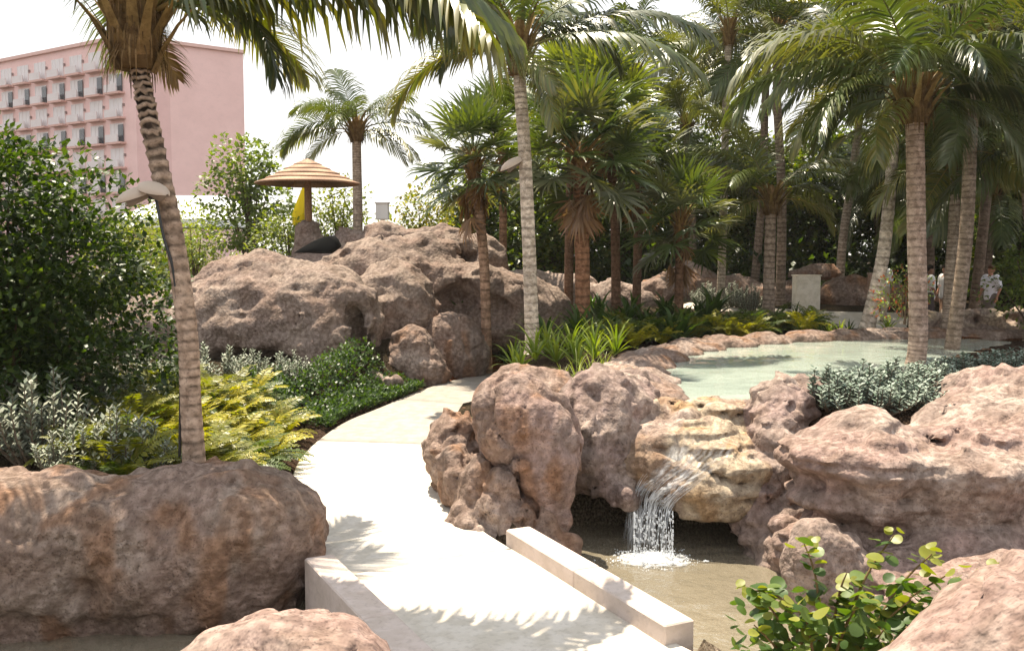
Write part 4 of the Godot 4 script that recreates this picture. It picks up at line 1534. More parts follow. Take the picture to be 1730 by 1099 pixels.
# ---------------------------------------------------------------- the scene
func _ready() -> void:
	var cam := Camera3D.new()
	cam.name = "camera"
	cam.position = Vector3(0, EYE, 0)
	cam.rotation.x = -LOOK_DOWN
	cam.fov = rad_to_deg(2.0 * atan(549.5 / LENS))
	cam.near = 0.05
	cam.far = 3000.0
	add_child(cam)
	var env := Environment.new()
	env.background_mode = Environment.BG_SKY
	var sm := ProceduralSkyMaterial.new()
	sm.sky_top_color = Color(0.88, 0.90, 0.93)
	sm.sky_horizon_color = Color(1.0, 0.985, 0.955)
	sm.sky_curve = 0.16
	sm.sky_energy_multiplier = 0.82
	sm.ground_bottom_color = Color(0.30, 0.27, 0.24)
	sm.ground_horizon_color = Color(0.75, 0.74, 0.72)
	var sky := Sky.new()
	sky.sky_material = sm
	env.sky = sky
	env.tonemap_mode = Environment.TONE_MAPPER_LINEAR
	env.tonemap_exposure = 2.42
	env.fog_enabled = true
	env.fog_density = 0.0003
	env.fog_light_color = Color(0.96, 0.95, 0.93)
	env.sdfgi_enabled = true
	env.ssao_enabled = true
	env.ssil_enabled = true
	var we := WorldEnvironment.new()
	we.name = "world_environment"
	we.environment = env
	add_child(we)
	var sun := DirectionalLight3D.new()
	sun.name = "sun"
	sun.light_energy = 1.55
	sun.light_color = Color(1.0, 0.95, 0.865)
	sun.light_angular_distance = 0.5
	sun.shadow_enabled = true
	sun.look_at_from_position(Vector3(-1.0, 5.5, -2.1), Vector3.ZERO, Vector3.UP)
	add_child(sun)

	rng.seed = 11
	na.seed = 4
	na.noise_type = FastNoiseLite.TYPE_SIMPLEX_SMOOTH
	na.frequency = 1.0
	na.fractal_octaves = 2
	nb.seed = 19
	nb.noise_type = FastNoiseLite.TYPE_SIMPLEX_SMOOTH
	nb.frequency = 1.0
	nb.fractal_type = FastNoiseLite.FRACTAL_NONE
	make_materials()
	make_zones()
	make_ground()
	make_path()
	make_far_walk()
	make_water()
	make_hotel()
	make_rocks()
	make_waterfall()
	make_kerbs()
	make_palms()
	make_trees()
	make_beds()
	make_parasol()
	make_lamps()
	make_props()
	make_people()


func make_rocks() -> void:
	rock("boulder_wall", "long brown boulder wall with a rounded end beside the path's grey kerb", [
		[-2.75, 0.22, 9.15, 0.93, 0.72, 0.85], [-3.55, 0.2, 9.0, 1.2, 0.70, 0.9], [-4.7, 0.18, 8.9, 1.3, 0.74, 0.95], [-6.0, 0.12, 8.7, 1.3, 0.80, 1.0],
		[-3.0, -0.6, 9.2, 0.9, 0.8, 0.75], [-4.2, -0.7, 9.1, 1.2, 0.9, 0.8], [-5.6, -0.7, 8.9, 1.3, 0.9, 0.9]],
		{"cell": 0.05, "lump": 0.10, "grit": 0.07, "crease": 0.05, "carve": [[-3.75, -0.08, 8.1, 0.15, 0.28, 0.22], [-4.6, -0.25, 8.0, 0.5, 0.15, 0.2], [-2.7, -0.55, 8.35, 0.35, 0.2, 0.2]], "tones": ["tan", "buff", "rust", "umber"]})
	rock("boulder", "smooth pinkish boulder top nearest the viewer, below the long boulder wall", [[-1.22, 0.70, 4.62, 0.60, 0.50, 0.55], [-0.93, 0.62, 4.5, 0.5, 0.44, 0.5], [-1.3, 0.1, 4.7, 0.7, 0.6, 0.6]], {"cell": 0.035, "lump": 0.05, "grit": 0.03, "tones": ["pink", "pale", "tan", "grey"]})
	rock("boulder", "pale pink sunlit boulder in the corner beside the round-leaved shrub", [[2.42, 0.93, 3.9, 0.70, 0.80, 0.7], [1.80, 0.80, 3.9, 0.62, 0.52, 0.5], [2.3, 0.2, 4.0, 0.9, 0.7, 0.7]], {"cell": 0.035, "lump": 0.06, "grit": 0.02, "tones": ["pink", "pale", "pale", "tan"]})
	rock("boulder", "tall smooth reddish boulder between the path and the waterfall pool", [[0.10, 1.05, 10.75, 0.52, 0.54, 0.55], [0.40, 0.62, 10.5, 0.36, 0.72, 0.42], [-0.10, 1.25, 10.85, 0.34, 0.34, 0.4], [0.55, 0.9, 10.8, 0.25, 0.5, 0.4], [0.42, -0.05, 10.4, 0.24, 0.4, 0.3]], {"cell": 0.04, "lump": 0.08, "grit": 0.05, "crease": 0.10, "join": 0.2, "tones": ["pink", "tan", "rust", "grey"]})
	rock("knobbly_rock", "knobbly cluster of rock lumps at the path edge under the reddish boulder", [[-0.62, 0.34, 11.2, 0.26, 0.44, 0.4], [-0.74, 0.42, 12.0, 0.36, 0.55, 0.6], [-0.38, 0.26, 10.65, 0.20, 0.46, 0.26], [-0.12, 0.20, 10.35, 0.22, 0.42, 0.24], [0.18, 0.02, 10.15, 0.36, 0.30, 0.26], [-0.35, -0.15, 10.6, 0.45, 0.35, 0.5], [0.3, -0.2, 10.1, 0.4, 0.3, 0.3]], {"cell": 0.04, "lump": 0.11, "grit": 0.08, "join": 0.08, "strata": 0.04, "crease": 0.12})
	rock("boulder", "low double-humped rock behind the tall reddish boulder", [[0.10, 1.05, 12.6, 0.50, 0.48, 0.6], [0.55, 0.95, 12.5, 0.42, 0.45, 0.5]], {"cell": 0.05, "lump": 0.08})
	rock("pool_side_rock", "flat-topped grey-brown rock with a shaded face left of the waterfall", [[1.12, 0.72, 12.0, 0.58, 0.84, 0.75], [1.50, 0.95, 12.6, 0.5, 0.50, 0.7], [1.34, 0.14, 11.2, 0.24, 0.22, 0.22], [0.95, 0.5, 11.6, 0.4, 0.5, 0.5], [1.7, 1.0, 13.7, 0.55, 0.34, 0.7]], {"carve": [[1.05, -0.5, 11.3, 0.9, 0.52, 1.1]], "cell": 0.045, "lump": 0.09, "grit": 0.07, "tones": ["mauve", "pale", "dark", "grey"]})
	wet_rock = rock("waterfall_rock", "cream wet rock under the pool lip that the waterfall runs down", [[2.05, 0.45, 12.0, 0.95, 0.56, 1.05], [2.75, 0.34, 11.75, 0.80, 0.52, 1.0], [1.85, 0.90, 12.35, 0.36, 0.15, 0.25], [2.95, 0.88, 12.35, 0.40, 0.16, 0.3], [1.6, 0.35, 12.2, 0.6, 0.5, 0.7], [2.45, 0.12, 11.1, 0.55, 0.26, 0.4], [1.9, -0.5, 13.0, 1.7, 0.7, 0.6]], {"cell": 0.045, "join": 0.35, "lump": 0.07, "grit": 0.04, "strata": 0.09, "crease": 0.05, "wet": 0.0, "tones": ["cream", "pale", "ochre", "tan"], "carve": [[2.0, -0.55, 11.2, 1.6, 0.42, 1.0]]})
	rock("jagged_rock", "jagged purplish rock dropping to the lower pool beside the wet rock", [[3.15, 0.25, 11.5, 0.40, 0.85, 0.65], [3.20, -0.45, 10.6, 0.45, 0.55, 0.75], [3.45, 0.75, 12.1, 0.45, 0.66, 0.6], [3.95, 0.95, 12.4, 0.42, 0.45, 0.5], [2.95, 0.0, 11.0, 0.30, 0.35, 0.3]], {"cell": 0.045, "join": 0.4, "lump": 0.10, "grit": 0.10, "strata": 0.05, "crease": 0.08, "tones": ["mauve", "pale", "tan", "grey"]})
	rock("layered_rock", "big layered pinkish rock ledge with overhang above the round-leaved shrub", [[3.72, 0.90, 9.85, 0.88, 0.31, 0.88], [4.7, 0.84, 9.8, 1.0, 0.35, 0.92], [5.7, 0.92, 10.1, 1.0, 0.48, 1.0], [3.78, 1.10, 10.2, 0.40, 0.30, 0.5], [5.1, 1.05, 10.4, 0.6, 0.36, 0.6], [3.85, 0.48, 9.9, 0.90, 0.26, 0.82], [4.8, 0.44, 9.85, 1.05, 0.28, 0.86], [5.8, 0.5, 10.0, 1.0, 0.4, 1.0], [3.98, 0.14, 10.0, 0.85, 0.24, 0.75], [4.95, 0.10, 9.85, 1.05, 0.28, 0.8], [4.3, -0.1, 9.9, 1.5, 0.55, 0.7], [4.7, -0.25, 9.2, 1.6, 0.55, 0.7], [5.0, -0.3, 8.5, 1.7, 0.5, 0.6], [5.9, 0.0, 9.6, 1.3, 0.9, 0.9]], {"cell": 0.05, "lump": 0.09, "join": 0.14, "grit": 0.025, "strata": 0.075, "crease": 0.05, "carve": [[4.30, 1.24, 9.5, 0.42, 0.18, 0.34, 15], [5.15, 0.7, 8.95, 0.10, 0.5, 0.3]], "tones": ["pink", "pale", "tan", "grey"]})
	rock("upper_rock", "upper pinkish rock above the layered ledge beside the grey-green hedge plants", [[6.2, 1.0, 12.2, 0.7, 0.52, 0.7], [7.1, 1.1, 11.8, 1.0, 0.62, 0.9], [8.2, 1.25, 12.4, 1.0, 0.6, 1.0], [5.6, 0.8, 11.4, 0.9, 0.45, 0.7]], {"cell": 0.06, "lump": 0.12, "tones": ["pink", "pale", "tan", "grey"]})
	rock("small_rock", "small speckled upright rock at the edge of the lower pool", [[2.92, -0.05, 9.0, 0.30, 0.52, 0.35], [3.2, -0.3, 9.1, 0.4, 0.5, 0.4]], {"cell": 0.035, "lump": 0.07, "grit": 0.06, "tones": ["tan", "pale", "grey", "grey"]})
	var rim := []
	for q in [[1.75, 12.9, 0.36], [1.72, 13.8, 0.42], [1.85, 14.8, 0.40], [2.05, 15.8, 0.36], [2.3, 16.9, 0.36], [2.7, 18.0, 0.36], [3.2, 19.1, 0.36], [3.9, 20.1, 0.36], [4.8, 20.9, 0.36], [5.8, 21.6, 0.36], [6.9, 22.2, 0.36], [8.0, 22.6, 0.36], [9.2, 22.9, 0.36], [10.4, 23.1, 0.36], [11.6, 23.1, 0.4], [12.8, 22.9, 0.4]]:
		rim.push_back([q[0], 0.96, q[1], q[2] * 1.9, 0.26, q[2] * 1.7])
	rock("low_rock_ridge", "low rocky rim curving round the far edge of the upper pool", rim, {"cell": 0.08, "lump": 0.08, "grit": 0.06, "floor": 0.5, "tones": ["tan", "pale", "rust", "grey"]})
	rock("rock_mound", "great weathered rock mass with a dark hollow behind the ringed palm", [
		[-5.6, 1.0, 22.6, 2.3, 1.80, 1.6], [-7.6, 0.8, 22.7, 1.9, 1.45, 1.3], [-4.3, 1.3, 22.3, 1.2, 1.45, 1.2], [-4.2, 0.45, 21.3, 0.85, 1.1, 0.7], [-9.0, 0.5, 22.6, 1.3, 1.3, 1.2],
		[-3.1, 1.3, 24.2, 1.15, 1.50, 1.2], [-2.75, 1.3, 24.3, 0.7, 1.25, 1.0], [-3.5, 0.1, 22.6, 0.9, 0.7, 0.9], [-3.3, 0.0, 21.8, 0.5, 0.4, 0.5]],
		{"cell": 0.085, "join": 0.6, "lump": 0.17, "grit": 0.02, "strata": 0.045, "crease": 0.06, "carve": [[-5.9, 0.55, 20.9, 1.3, 0.36, 0.8], [-3.55, 1.0, 21.7, 0.22, 0.8, 0.5]], "tones": ["buff", "tan", "umber", "grey"]})
	rock("rock_mound", "upper rock terrace carrying the wooden parasol", [
		[-3.7, 2.0, 25.6, 1.5, 1.5, 1.2], [-2.4, 2.2, 26.4, 1.2, 1.45, 1.2], [-3.7, 2.7, 27.6, 1.1, 1.25, 0.9], [-6.8, 1.8, 25.6, 2.0, 1.3, 1.2], [-1.0, 1.6, 25.6, 1.6, 1.2, 1.0], [0.2, 1.3, 26.2, 1.5, 1.1, 1.0], [-6.0, 2.9, 28.0, 0.48, 1.15, 0.5], [-4.9, 2.7, 27.6, 0.7, 1.0, 0.7], [-2.1, 3.0, 27.4, 0.9, 0.9, 0.7], [-5.2, 1.6, 26.6, 1.7, 1.5, 1.2], [-1.0, 2.6, 27.4, 0.9, 1.0, 0.8]],
		{"cell": 0.095, "join": 0.5, "lump": 0.16, "grit": 0.02, "strata": 0.05, "crease": 0.07, "floor": 0.2, "carve": [[-1.45, 1.75, 24.5, 0.70, 0.62, 1.2], [-0.6, 1.5, 24.5, 0.9, 0.5, 0.8], [-1.6, 2.9, 26.6, 0.7, 0.13, 0.5]], "tones": ["buff", "tan", "tan", "grey"]})
	rock("boulder", "rounded boulder with a pointed shoulder at the foot of the rock mass", [[-2.40, 0.45, 22.4, 0.60, 0.90, 0.6], [-2.0, 0.25, 22.2, 0.55, 0.55, 0.5]], {"cell": 0.06, "lump": 0.13})
	rock("boulder", "larger round boulder beside the red soil and dark strap leaves", [[-1.50, 0.60, 23.6, 0.78, 0.98, 0.7], [-1.05, 0.35, 23.6, 0.5, 0.65, 0.5]], {"cell": 0.06, "lump": 0.12})
	for q in [[-3.05, 20.7, 0.22, "flat pale stone beside the ground cover at the path bend"], [-2.6, 20.3, 0.17, "small pale stone below the pointed boulder"], [-3.35, 20.9, 0.30, "grey stone lump at the foot of the rock mass's bulging corner"]]:
		rock("stone", q[3], [[q[0], 0.25, q[1], q[2] * 1.4, q[2], q[2]]], {"cell": 0.04, "lump": 0.06, "tones": ["pale", "pale", "tan", "grey"]})
	# far beds beyond the pool
	rock("far_rock", "brown rock mound behind the far palms beside the pale pillar", [[6.1, 1.55, 33, 1.3, 1.15, 1.0], [7.6, 1.4, 32.5, 1.5, 0.85, 1.0], [9.4, 1.35, 32, 1.6, 0.75, 0.8], [5.0, 1.4, 32.6, 0.9, 0.8, 0.9]], {"cell": 0.11, "lump": 0.2, "floor": 0.7})
	rock("far_rock", "pale rock row between the brown fan palm trunks", [[1.9, 1.5, 31, 1.1, 0.95, 0.8], [3.3, 1.4, 30.6, 1.0, 0.80, 0.8], [4.2, 1.3, 30.2, 0.6, 0.55, 0.6], [0.4, 1.5, 30.8, 1.1, 1.1, 0.9]], {"cell": 0.11, "lump": 0.18, "floor": 0.7, "tones": ["pale", "pale", "tan", "grey"]})
	rock("far_rock", "rust brown rock bank behind the wooden post", [[11.2, 1.45, 31, 1.3, 0.85, 0.8], [12.6, 1.35, 30.8, 1.0, 0.7, 0.8], [10.4, 2.35, 32.5, 0.9, 0.3, 0.6]], {"cell": 0.11, "lump": 0.18, "floor": 0.7, "tones": ["tan", "rust", "rust", "grey"]})
	rock("coral_wall", "low pale wall of holed coral stone beyond the pool", [[11.0, 1.2, 24.6, 0.7, 0.34, 0.35], [12.1, 1.22, 24.7, 0.8, 0.36, 0.35], [13.3, 1.25, 24.6, 0.8, 0.40, 0.35], [14.5, 1.25, 24.4, 0.9, 0.42, 0.4]], {"cell": 0.06, "lump": 0.08, "grit": 0.05, "floor": 0.7, "carve": [[11.25, 1.28, 24.28, 0.2, 0.12, 0.3], [11.95, 1.32, 24.3, 0.22, 0.10, 0.3], [12.9, 1.36, 24.25, 0.24, 0.13, 0.3], [13.6, 1.32, 24.2, 0.2, 0.10, 0.3], [14.1, 1.36, 24.0, 0.22, 0.12, 0.3]], "tones": ["cream", "pale", "tan", "pale"], "category": "wall"})


func make_palms() -> void:
	coconut_palm("leaning ringed coconut palm with black conduit, behind the long boulder wall", PackedVector3Array([P(-3.35, 0.3, 9.9), at(322, 690, 9.9), at(316, 560, 9.9), at(292, 390, 9.95), at(256, 225, 10), at(236, 120, 10), at(228, 55, 10)]), 0.118, 0.088, [
		[352, 24, -86, 2.0, "dark", 1.0], [340, 24, -50, 4.3, "gold", 1.5], [347, 34, -58, 4.3, "green", 1.4], [330, 40, -50, 4.0, "green", 1.3], [182, 52, -58, 3.4, "green", 1.0], [200, 60, -20, 3.6], [90, 66, -10, 3.4], [45, 74, 10, 3.6], [135, 70, -5, 3.4], [230, 78, 30, 3.0], [120, 40, -45, 3.2], [100, 15, -75, 1.2, "dry", 0.9], [70, 35, -50, 3.0, "gold"]],
		{"seed": 3, "ragged": 1.0, "gap": 0.10, "boot": 2.6, "boot_h": 0.75, "leaf": 0.80, "own": true, "n": 64, "body": Color(0.42, 0.31, 0.235), "scar": Color(0.018, 0.012, 0.009)})
	coconut_palm("straight pale-barked coconut palm rising from bright strap leaves beside the pool", PackedVector3Array([P(0.45, 0.9, 19.9), at(898, 540, 20), at(893, 400, 20), at(886, 250, 20), at(879, 150, 20), at(877, 95, 20)]), 0.165, 0.125, [
		[2, 40, -78, 2.4, "dark", 0.7], [12, 34, -28, 4.3, "dark", 0.7], [348, 22, -52, 3.9, "green", 0.6], [300, -30, -86, 2.1, "gold", 0.8], [180, 28, -72, 1.9, "dark", 0.8], [188, 8, -70, 3.1, "gold", 0.7], [160, 55, -20, 3.2, "green", 0.7], [205, 62, 0, 2.9], [90, 75, 30, 2.8], [25, 60, -10, 3.3], [140, 42, -30, 2.9], [250, 72, 20, 2.6], [320, 66, 5, 2.9], [60, 52, -12, 3.0], [270, -10, -84, 1.8, "gold"], [110, 10, -60, 2.6]],
		{"seed": 7, "gap": 0.13, "boot": 1.7, "boot_h": 0.8, "leaf": 0.85, "own": true, "n": 56, "body": Color(0.66, 0.55, 0.45)})
	coconut_palm("stout ringed coconut palm standing at the near edge of the upper pool", PackedVector3Array([P(7.40, 0.85, 17.3), at(1552, 560, 17.3), at(1549, 400, 17.3), at(1547, 260, 17.3), at(1545, 175, 17.3)]), 0.172, 0.160, [
		[168, 38, -58, 3.5, "green", 0.8], [186, 56, -62, 3.7, "pale", 0.8], [202, 22, -76, 2.7, "green", 0.8], [160, 66, -40, 3.4, "pale"], [0, 36, -52, 3.3, "dark"], [20, 56, -30, 3.4, "dark"], [340, 22, -72, 2.9, "dark"], [268, 52, -62, 2.5, "dark"], [240, 44, -56, 2.9, "green"], [300, 42, -54, 2.9, "dark"], [90, 40, -50, 3.0, "dark"], [130, 48, -52, 3.2], [48, 30, -60, 3.0, "dark"], [355, 2, -78, 2.5, "dark"], [180, 2, -80, 2.3, "dark"], [225, 74, 0, 3.2], [75, 74, 0, 3.0], [320, 72, 5, 3.0, "dark"], [215, -8, -84, 2.0, "gold"], [30, 5, -80, 2.6, "dark"]],
		{"seed": 11, "gap": 0.105, "boot": 1.6, "boot_h": 0.7, "leaf": 0.95, "own": true, "n": 62, "body": Color(0.43, 0.315, 0.25)})
	coconut_palm("smooth pale palm leaning out from a swollen foot on the far bank", PackedVector3Array([foot(1462, 24), at(1478, 500, 24), at(1494, 420, 24), at(1505, 310, 24), at(1512, 190, 24), at(1512, 130, 24)]), 0.20, 0.12, wild_fronds(15, 3.3, 5), {"seed": 13, "gap": 0.2, "body": Color(0.68, 0.58, 0.49)})
	coconut_palm("short palm with arching yellowish fronds behind the pale pillar", PackedVector3Array([foot(1298, 27), at(1300, 450, 27), at(1303, 345, 27)]), 0.17, 0.15, [[185, 55, -62, 3.0, "gold"], [165, 70, -30, 3.4, "green"], [150, 40, -60, 3.0, "dark"], [10, 60, -40, 3.0, "pale"], [30, 35, -60, 2.8, "pale"], [60, 74, 10, 3.4], [100, 66, -10, 3.2], [230, 50, -50, 2.6], [320, 50, -50, 2.6, "green"], [200, 78, 20, 3.5, "pale"], [345, 10, -75, 2.0, "gold"], [215, 5, -80, 2.0, "gold"]], {"seed": 17, "gap": 0.14, "body": Color(0.40, 0.31, 0.25)})
	coconut_palm("slim pale-stemmed palm left of the short yellowish palm", PackedVector3Array([foot(1216, 29), at(1220, 440, 29), at(1224, 290, 29), at(1228, 140, 29), at(1232, 60, 29)]), 0.13, 0.10, wild_fronds(15, 3.2, 9, -20, ["pale", "green", "pale"]), {"seed": 19, "body": Color(0.50, 0.42, 0.34)})
	coconut_palm("palm behind the pool whose trunk hides a walker in white", PackedVector3Array([foot(1603, 23.5), at(1606, 470, 23.5), at(1612, 380, 23.5), at(1614, 270, 23.5)]), 0.16, 0.125, wild_fronds(15, 2.9, 12, -30, ["dark", "green", "gold"]), {"seed": 23, "body": Color(0.40, 0.32, 0.26)})
	coconut_palm("thin palm tilted to one side behind the rust brown rock bank", PackedVector3Array([foot(1416, 33), at(1425, 400, 33), at(1440, 300, 33), at(1452, 200, 33), at(1455, 120, 33)]), 0.16, 0.12, wild_fronds(14, 3.3, 15, -30, ["green", "gold", "green"]), {"seed": 29, "body": Color(0.44, 0.36, 0.29)})
	coconut_palm("coconut palm growing behind the rock terrace, next to the wooden parasol", PackedVector3Array([P(-5.2, 1.4, 32.0), at(604, 345, 32), at(603, 290, 32), at(602, 225, 32)]), 0.17, 0.15, [[100, 82, 45, 2.4, "green"], [170, 60, -40, 2.5, "green"], [185, 30, -75, 2.8, "green"], [178, 8, -40, 2.8, "pale"], [10, 52, -60, 2.6, "green"], [3, 22, -45, 3.0, "green"], [350, 0, -70, 2.6, "gold"], [200, -10, -84, 2.1, "gold"], [320, -5, -84, 2.1, "gold"], [60, 55, -10, 2.4], [260, 40, -60, 2.2], [150, 72, 10, 2.3], [30, 70, -20, 2.6], [215, 55, -50, 2.4], [290, 60, -40, 2.2]], {"seed": 31, "leaf": 0.95, "n": 44, "body": Color(0.45, 0.35, 0.28)})
	var more := [
		[1312, 60, 30.5, 21, 3.5, "tall palm with dense fronds high above the short yellowish palm"], [1655, 70, 20.0, 22, 3.3, "dark-crowned palm high beside the stout palm's crown"], [1735, 250, 22.0, 23, 3.0, "palm at the picture edge whose fronds hang over the coral wall"],
		[1300, 60, 34.0, 24, 3.4, "far tall palm with whitish windblown fronds"], [1160, 215, 36.0, 25, 3.2, "pale feathery palm showing between the fan palms and the slim palm"], [1075, 130, 38.0, 26, 3.0, "distant palm behind the tallest fan palms"],
		[1545, -80, 25.5, 31, 3.6, "palm crown above the stout palm's, highest of the dark palms"], [1690, -40, 27.0, 32, 3.5, "high dark palm between the stout palm and the picture edge"], [1760, 10, 24.0, 33, 3.4, "high dark palm at the picture edge"],
		[1562, 240, 30.0, 27, 3.2, "shaded palm behind the stout palm trunk"], [1680, 330, 30.0, 28, 2.8, "short shaded palm behind the walker in pale lilac"], [1480, 330, 36.0, 29, 2.8, "low yellowing palm behind the leaning palm trunk"]]
	for q in more:
		var top := at(q[0], q[1], q[2])
		var foot := Vector3(top.x + (0.3 if q[3] % 2 else -0.4), 1.2, top.z)
		foot.y = gy(foot.x, -foot.z) - 0.1
		coconut_palm(q[5], PackedVector3Array([foot, foot.lerp(top, 0.4) + Vector3(0.1, 0, 0), foot.lerp(top, 0.75), top]), 0.16, 0.12, wild_fronds(16, q[4], q[3], -30, [["green", "dark", "gold"], ["pale", "green", "pale"], ["dark", "green", "dark"]][q[3] % 3]), {"seed": q[3], "leaf": 0.9, "n": 50, "body": Color(0.17, 0.125, 0.095) if q[3] > 26 else Color(0.30, 0.23, 0.18)})
	# fan palms
	fan_palm("fan palm with a shaggy dry skirt beside the rock hollow", PackedVector3Array([foot(823, 24), at(818, 450, 24), at(806, 330, 24), at(800, 285, 24)]), 0.13, 0.12, 0.95, 30, {"seed": 2, "body": Color(0.40, 0.26, 0.18), "skirt": 11})
	fan_palm("thick-trunked fan palm with red-brown bark behind the ferns", PackedVector3Array([foot(985, 23), at(984, 450, 23), at(982, 340, 23), at(982, 275, 23)]), 0.19, 0.17, 1.15, 34, {"seed": 5, "body": Color(0.30, 0.155, 0.09), "skirt": 8})
	fan_palm("tall dark fan palm rising behind the thick-trunked one", PackedVector3Array([foot(1041, 25.5), at(1040, 420, 25.5), at(1035, 300, 25.5), at(1010, 200, 25.5)]), 0.13, 0.12, 1.15, 32, {"seed": 8, "body": Color(0.17, 0.10, 0.065), "tones": ["green", "lime", "dark"], "skirt": 6})
	fan_palm("fan palm with bright lime young leaves at the top of the group", PackedVector3Array([foot(960, 26.5), at(962, 400, 26.5), at(965, 250, 26.5), at(958, 165, 26.5)]), 0.13, 0.12, 1.0, 26, {"seed": 10, "body": Color(0.2, 0.12, 0.08), "tones": ["lime", "green", "lime"], "skirt": 4})
	fan_palm("small low fan palm at the end of the fern row", PackedVector3Array([foot(1147, 25), at(1148, 450, 25), at(1150, 385, 25)]), 0.12, 0.11, 0.95, 24, {"seed": 12, "body": Color(0.19, 0.11, 0.07), "skirt": 4})
	fan_palm("fan palm with drooping leaves between the tall and the low one", PackedVector3Array([foot(1075, 28), at(1078, 400, 28), at(1082, 300, 28)]), 0.13, 0.12, 1.1, 26, {"seed": 14, "body": Color(0.2, 0.12, 0.08), "skirt": 4})
	fan_palm("distant fan palm against the sky beside the straight palm", PackedVector3Array([P(-0.3, 1.4, 31), at(850, 330, 31), at(848, 240, 31)]), 0.13, 0.12, 1.1, 24, {"seed": 16, "skirt": 4})


func make_trees() -> void:
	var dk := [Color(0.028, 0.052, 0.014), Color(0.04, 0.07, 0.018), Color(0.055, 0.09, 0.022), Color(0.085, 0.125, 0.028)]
	var md := [Color(0.06, 0.10, 0.025), Color(0.09, 0.14, 0.03), Color(0.13, 0.17, 0.04)]
	var lt := [Color(0.10, 0.145, 0.03), Color(0.14, 0.18, 0.04), Color(0.07, 0.11, 0.03), Color(0.19, 0.20, 0.05)]
	var br := [Color(0.15, 0.20, 0.05), Color(0.20, 0.24, 0.06), Color(0.12, 0.16, 0.045)]
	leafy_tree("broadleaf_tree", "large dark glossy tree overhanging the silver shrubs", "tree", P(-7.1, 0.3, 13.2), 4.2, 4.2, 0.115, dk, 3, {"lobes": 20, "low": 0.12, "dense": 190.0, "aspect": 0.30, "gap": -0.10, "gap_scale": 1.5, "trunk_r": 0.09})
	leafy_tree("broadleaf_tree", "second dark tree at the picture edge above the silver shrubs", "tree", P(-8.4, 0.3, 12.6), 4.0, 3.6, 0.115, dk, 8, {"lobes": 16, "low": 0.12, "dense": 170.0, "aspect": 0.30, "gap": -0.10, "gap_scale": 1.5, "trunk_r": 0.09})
	leafy_tree("broadleaf_tree", "light green open-branched tree in front of the hotel's side wall", "tree", P(-10.2, 1.2, 37.0), 6.6, 3.4, 0.20, br, 5, {"lobes": 14, "dense": 52.0, "aspect": 0.4, "gap": -0.05, "low": 0.3})
	leafy_tree("bush", "sunny yellow-green bush under the light green tree", "bush", P(-12.0, 1.1, 33.0), 3.4, 3.4, 0.15, [Color(0.22, 0.25, 0.05), Color(0.28, 0.28, 0.07)], 6, {"lobes": 12, "low": 0.15, "dense": 75.0, "gap": -0.2})
	leafy_tree("bush", "bright green bush between the ringed palm and the rock mass", "bush", P(-9.4, 0.9, 28.0), 3.2, 2.6, 0.13, [Color(0.16, 0.21, 0.05), Color(0.24, 0.26, 0.06)], 9, {"lobes": 11, "low": 0.15, "dense": 80.0, "gap": -0.2})
	leafy_tree("bush", "yellow-leaved bush behind the folded yellow parasol", "bush", P(-6.0, 1.3, 33.0), 4.6, 3.0, 0.17, [Color(0.26, 0.27, 0.05), Color(0.18, 0.22, 0.05)], 11, {"lobes": 12, "low": 0.2, "dense": 60.0, "gap": -0.12})
	leafy_tree("bush", "golden bush right of the rock terrace palm", "bush", P(-3.2, 1.3, 34.0), 4.3, 3.0, 0.17, [Color(0.20, 0.23, 0.05), Color(0.33, 0.27, 0.05)], 14, {"lobes": 11, "low": 0.2, "dense": 60.0, "gap": -0.12})
	leafy_tree("bush", "yellow-green bush beyond the dark tree, below the tent roof", "bush", P(-12.2, 0.9, 30.0), 3.6, 3.2, 0.14, [Color(0.20, 0.23, 0.05), Color(0.26, 0.27, 0.06)], 15, {"lobes": 12, "low": 0.15, "dense": 75.0, "gap": -0.2})
	leafy_tree("bush", "pale green bush filling the gap under the wooden parasol", "bush", P(-7.4, 1.2, 31.5), 3.6, 2.8, 0.15, [Color(0.17, 0.21, 0.06), Color(0.23, 0.25, 0.07)], 16, {"lobes": 11, "low": 0.15, "dense": 60.0, "gap": -0.15})
	var rows := [
		[-1.2, 38.0, 5.2, 4.2, "rounded green tree behind the shaggy fan palm"], [1.6, 36.0, 5.6, 4.4, "dark tree behind the straight palm trunk"], [4.4, 38.0, 6.4, 4.8, "dense tree behind the thick-trunked fan palm"], [7.4, 39.0, 6.8, 5.0, "dense tree above the pale rock row"], [10.0, 38.0, 6.0, 4.6, "shadowy tree behind the slim pale palm"],
		[12.6, 38.5, 7.2, 5.0, "deep green tree behind the short yellowish palm"], [15.6, 38.0, 8.0, 5.2, "tall dark tree behind the tilted thin palm"], [18.2, 36.0, 8.4, 5.2, "tall dark tree behind the leaning palm"], [20.6, 34.5, 8.0, 5.0, "dark tree filling the gap above the walkers"], [17.2, 31.5, 6.6, 4.4, "shadowed tree just behind the walkers"], [19.8, 29.5, 6.4, 4.4, "shadowed tree at the picture edge behind the walkers"]]
	for k in rows.size():
		var q: Array = rows[k]
		leafy_tree("background_tree", q[4], "tree", stand(q[0], q[1], 0.1), q[2], q[3], 0.22, [lt, lt, md, lt][k % 4], 20 + k, {"lobes": 16, "low": 0.12, "dense": 46.0, "aspect": 0.36, "gap": -0.3, "group": "trees closing the garden behind the palms"})
	leafy_tree("bush", "bright green bush with red flecks at the leaning palm's foot", "bush", here(1528, 548), 1.35, 1.2, 0.10, [Color(0.13, 0.18, 0.04), Color(0.20, 0.24, 0.06), Color(0.30, 0.07, 0.04)], 41, {"lobes": 7, "low": 0.2, "dense": 110.0, "aspect": 0.22, "gap": -0.3})
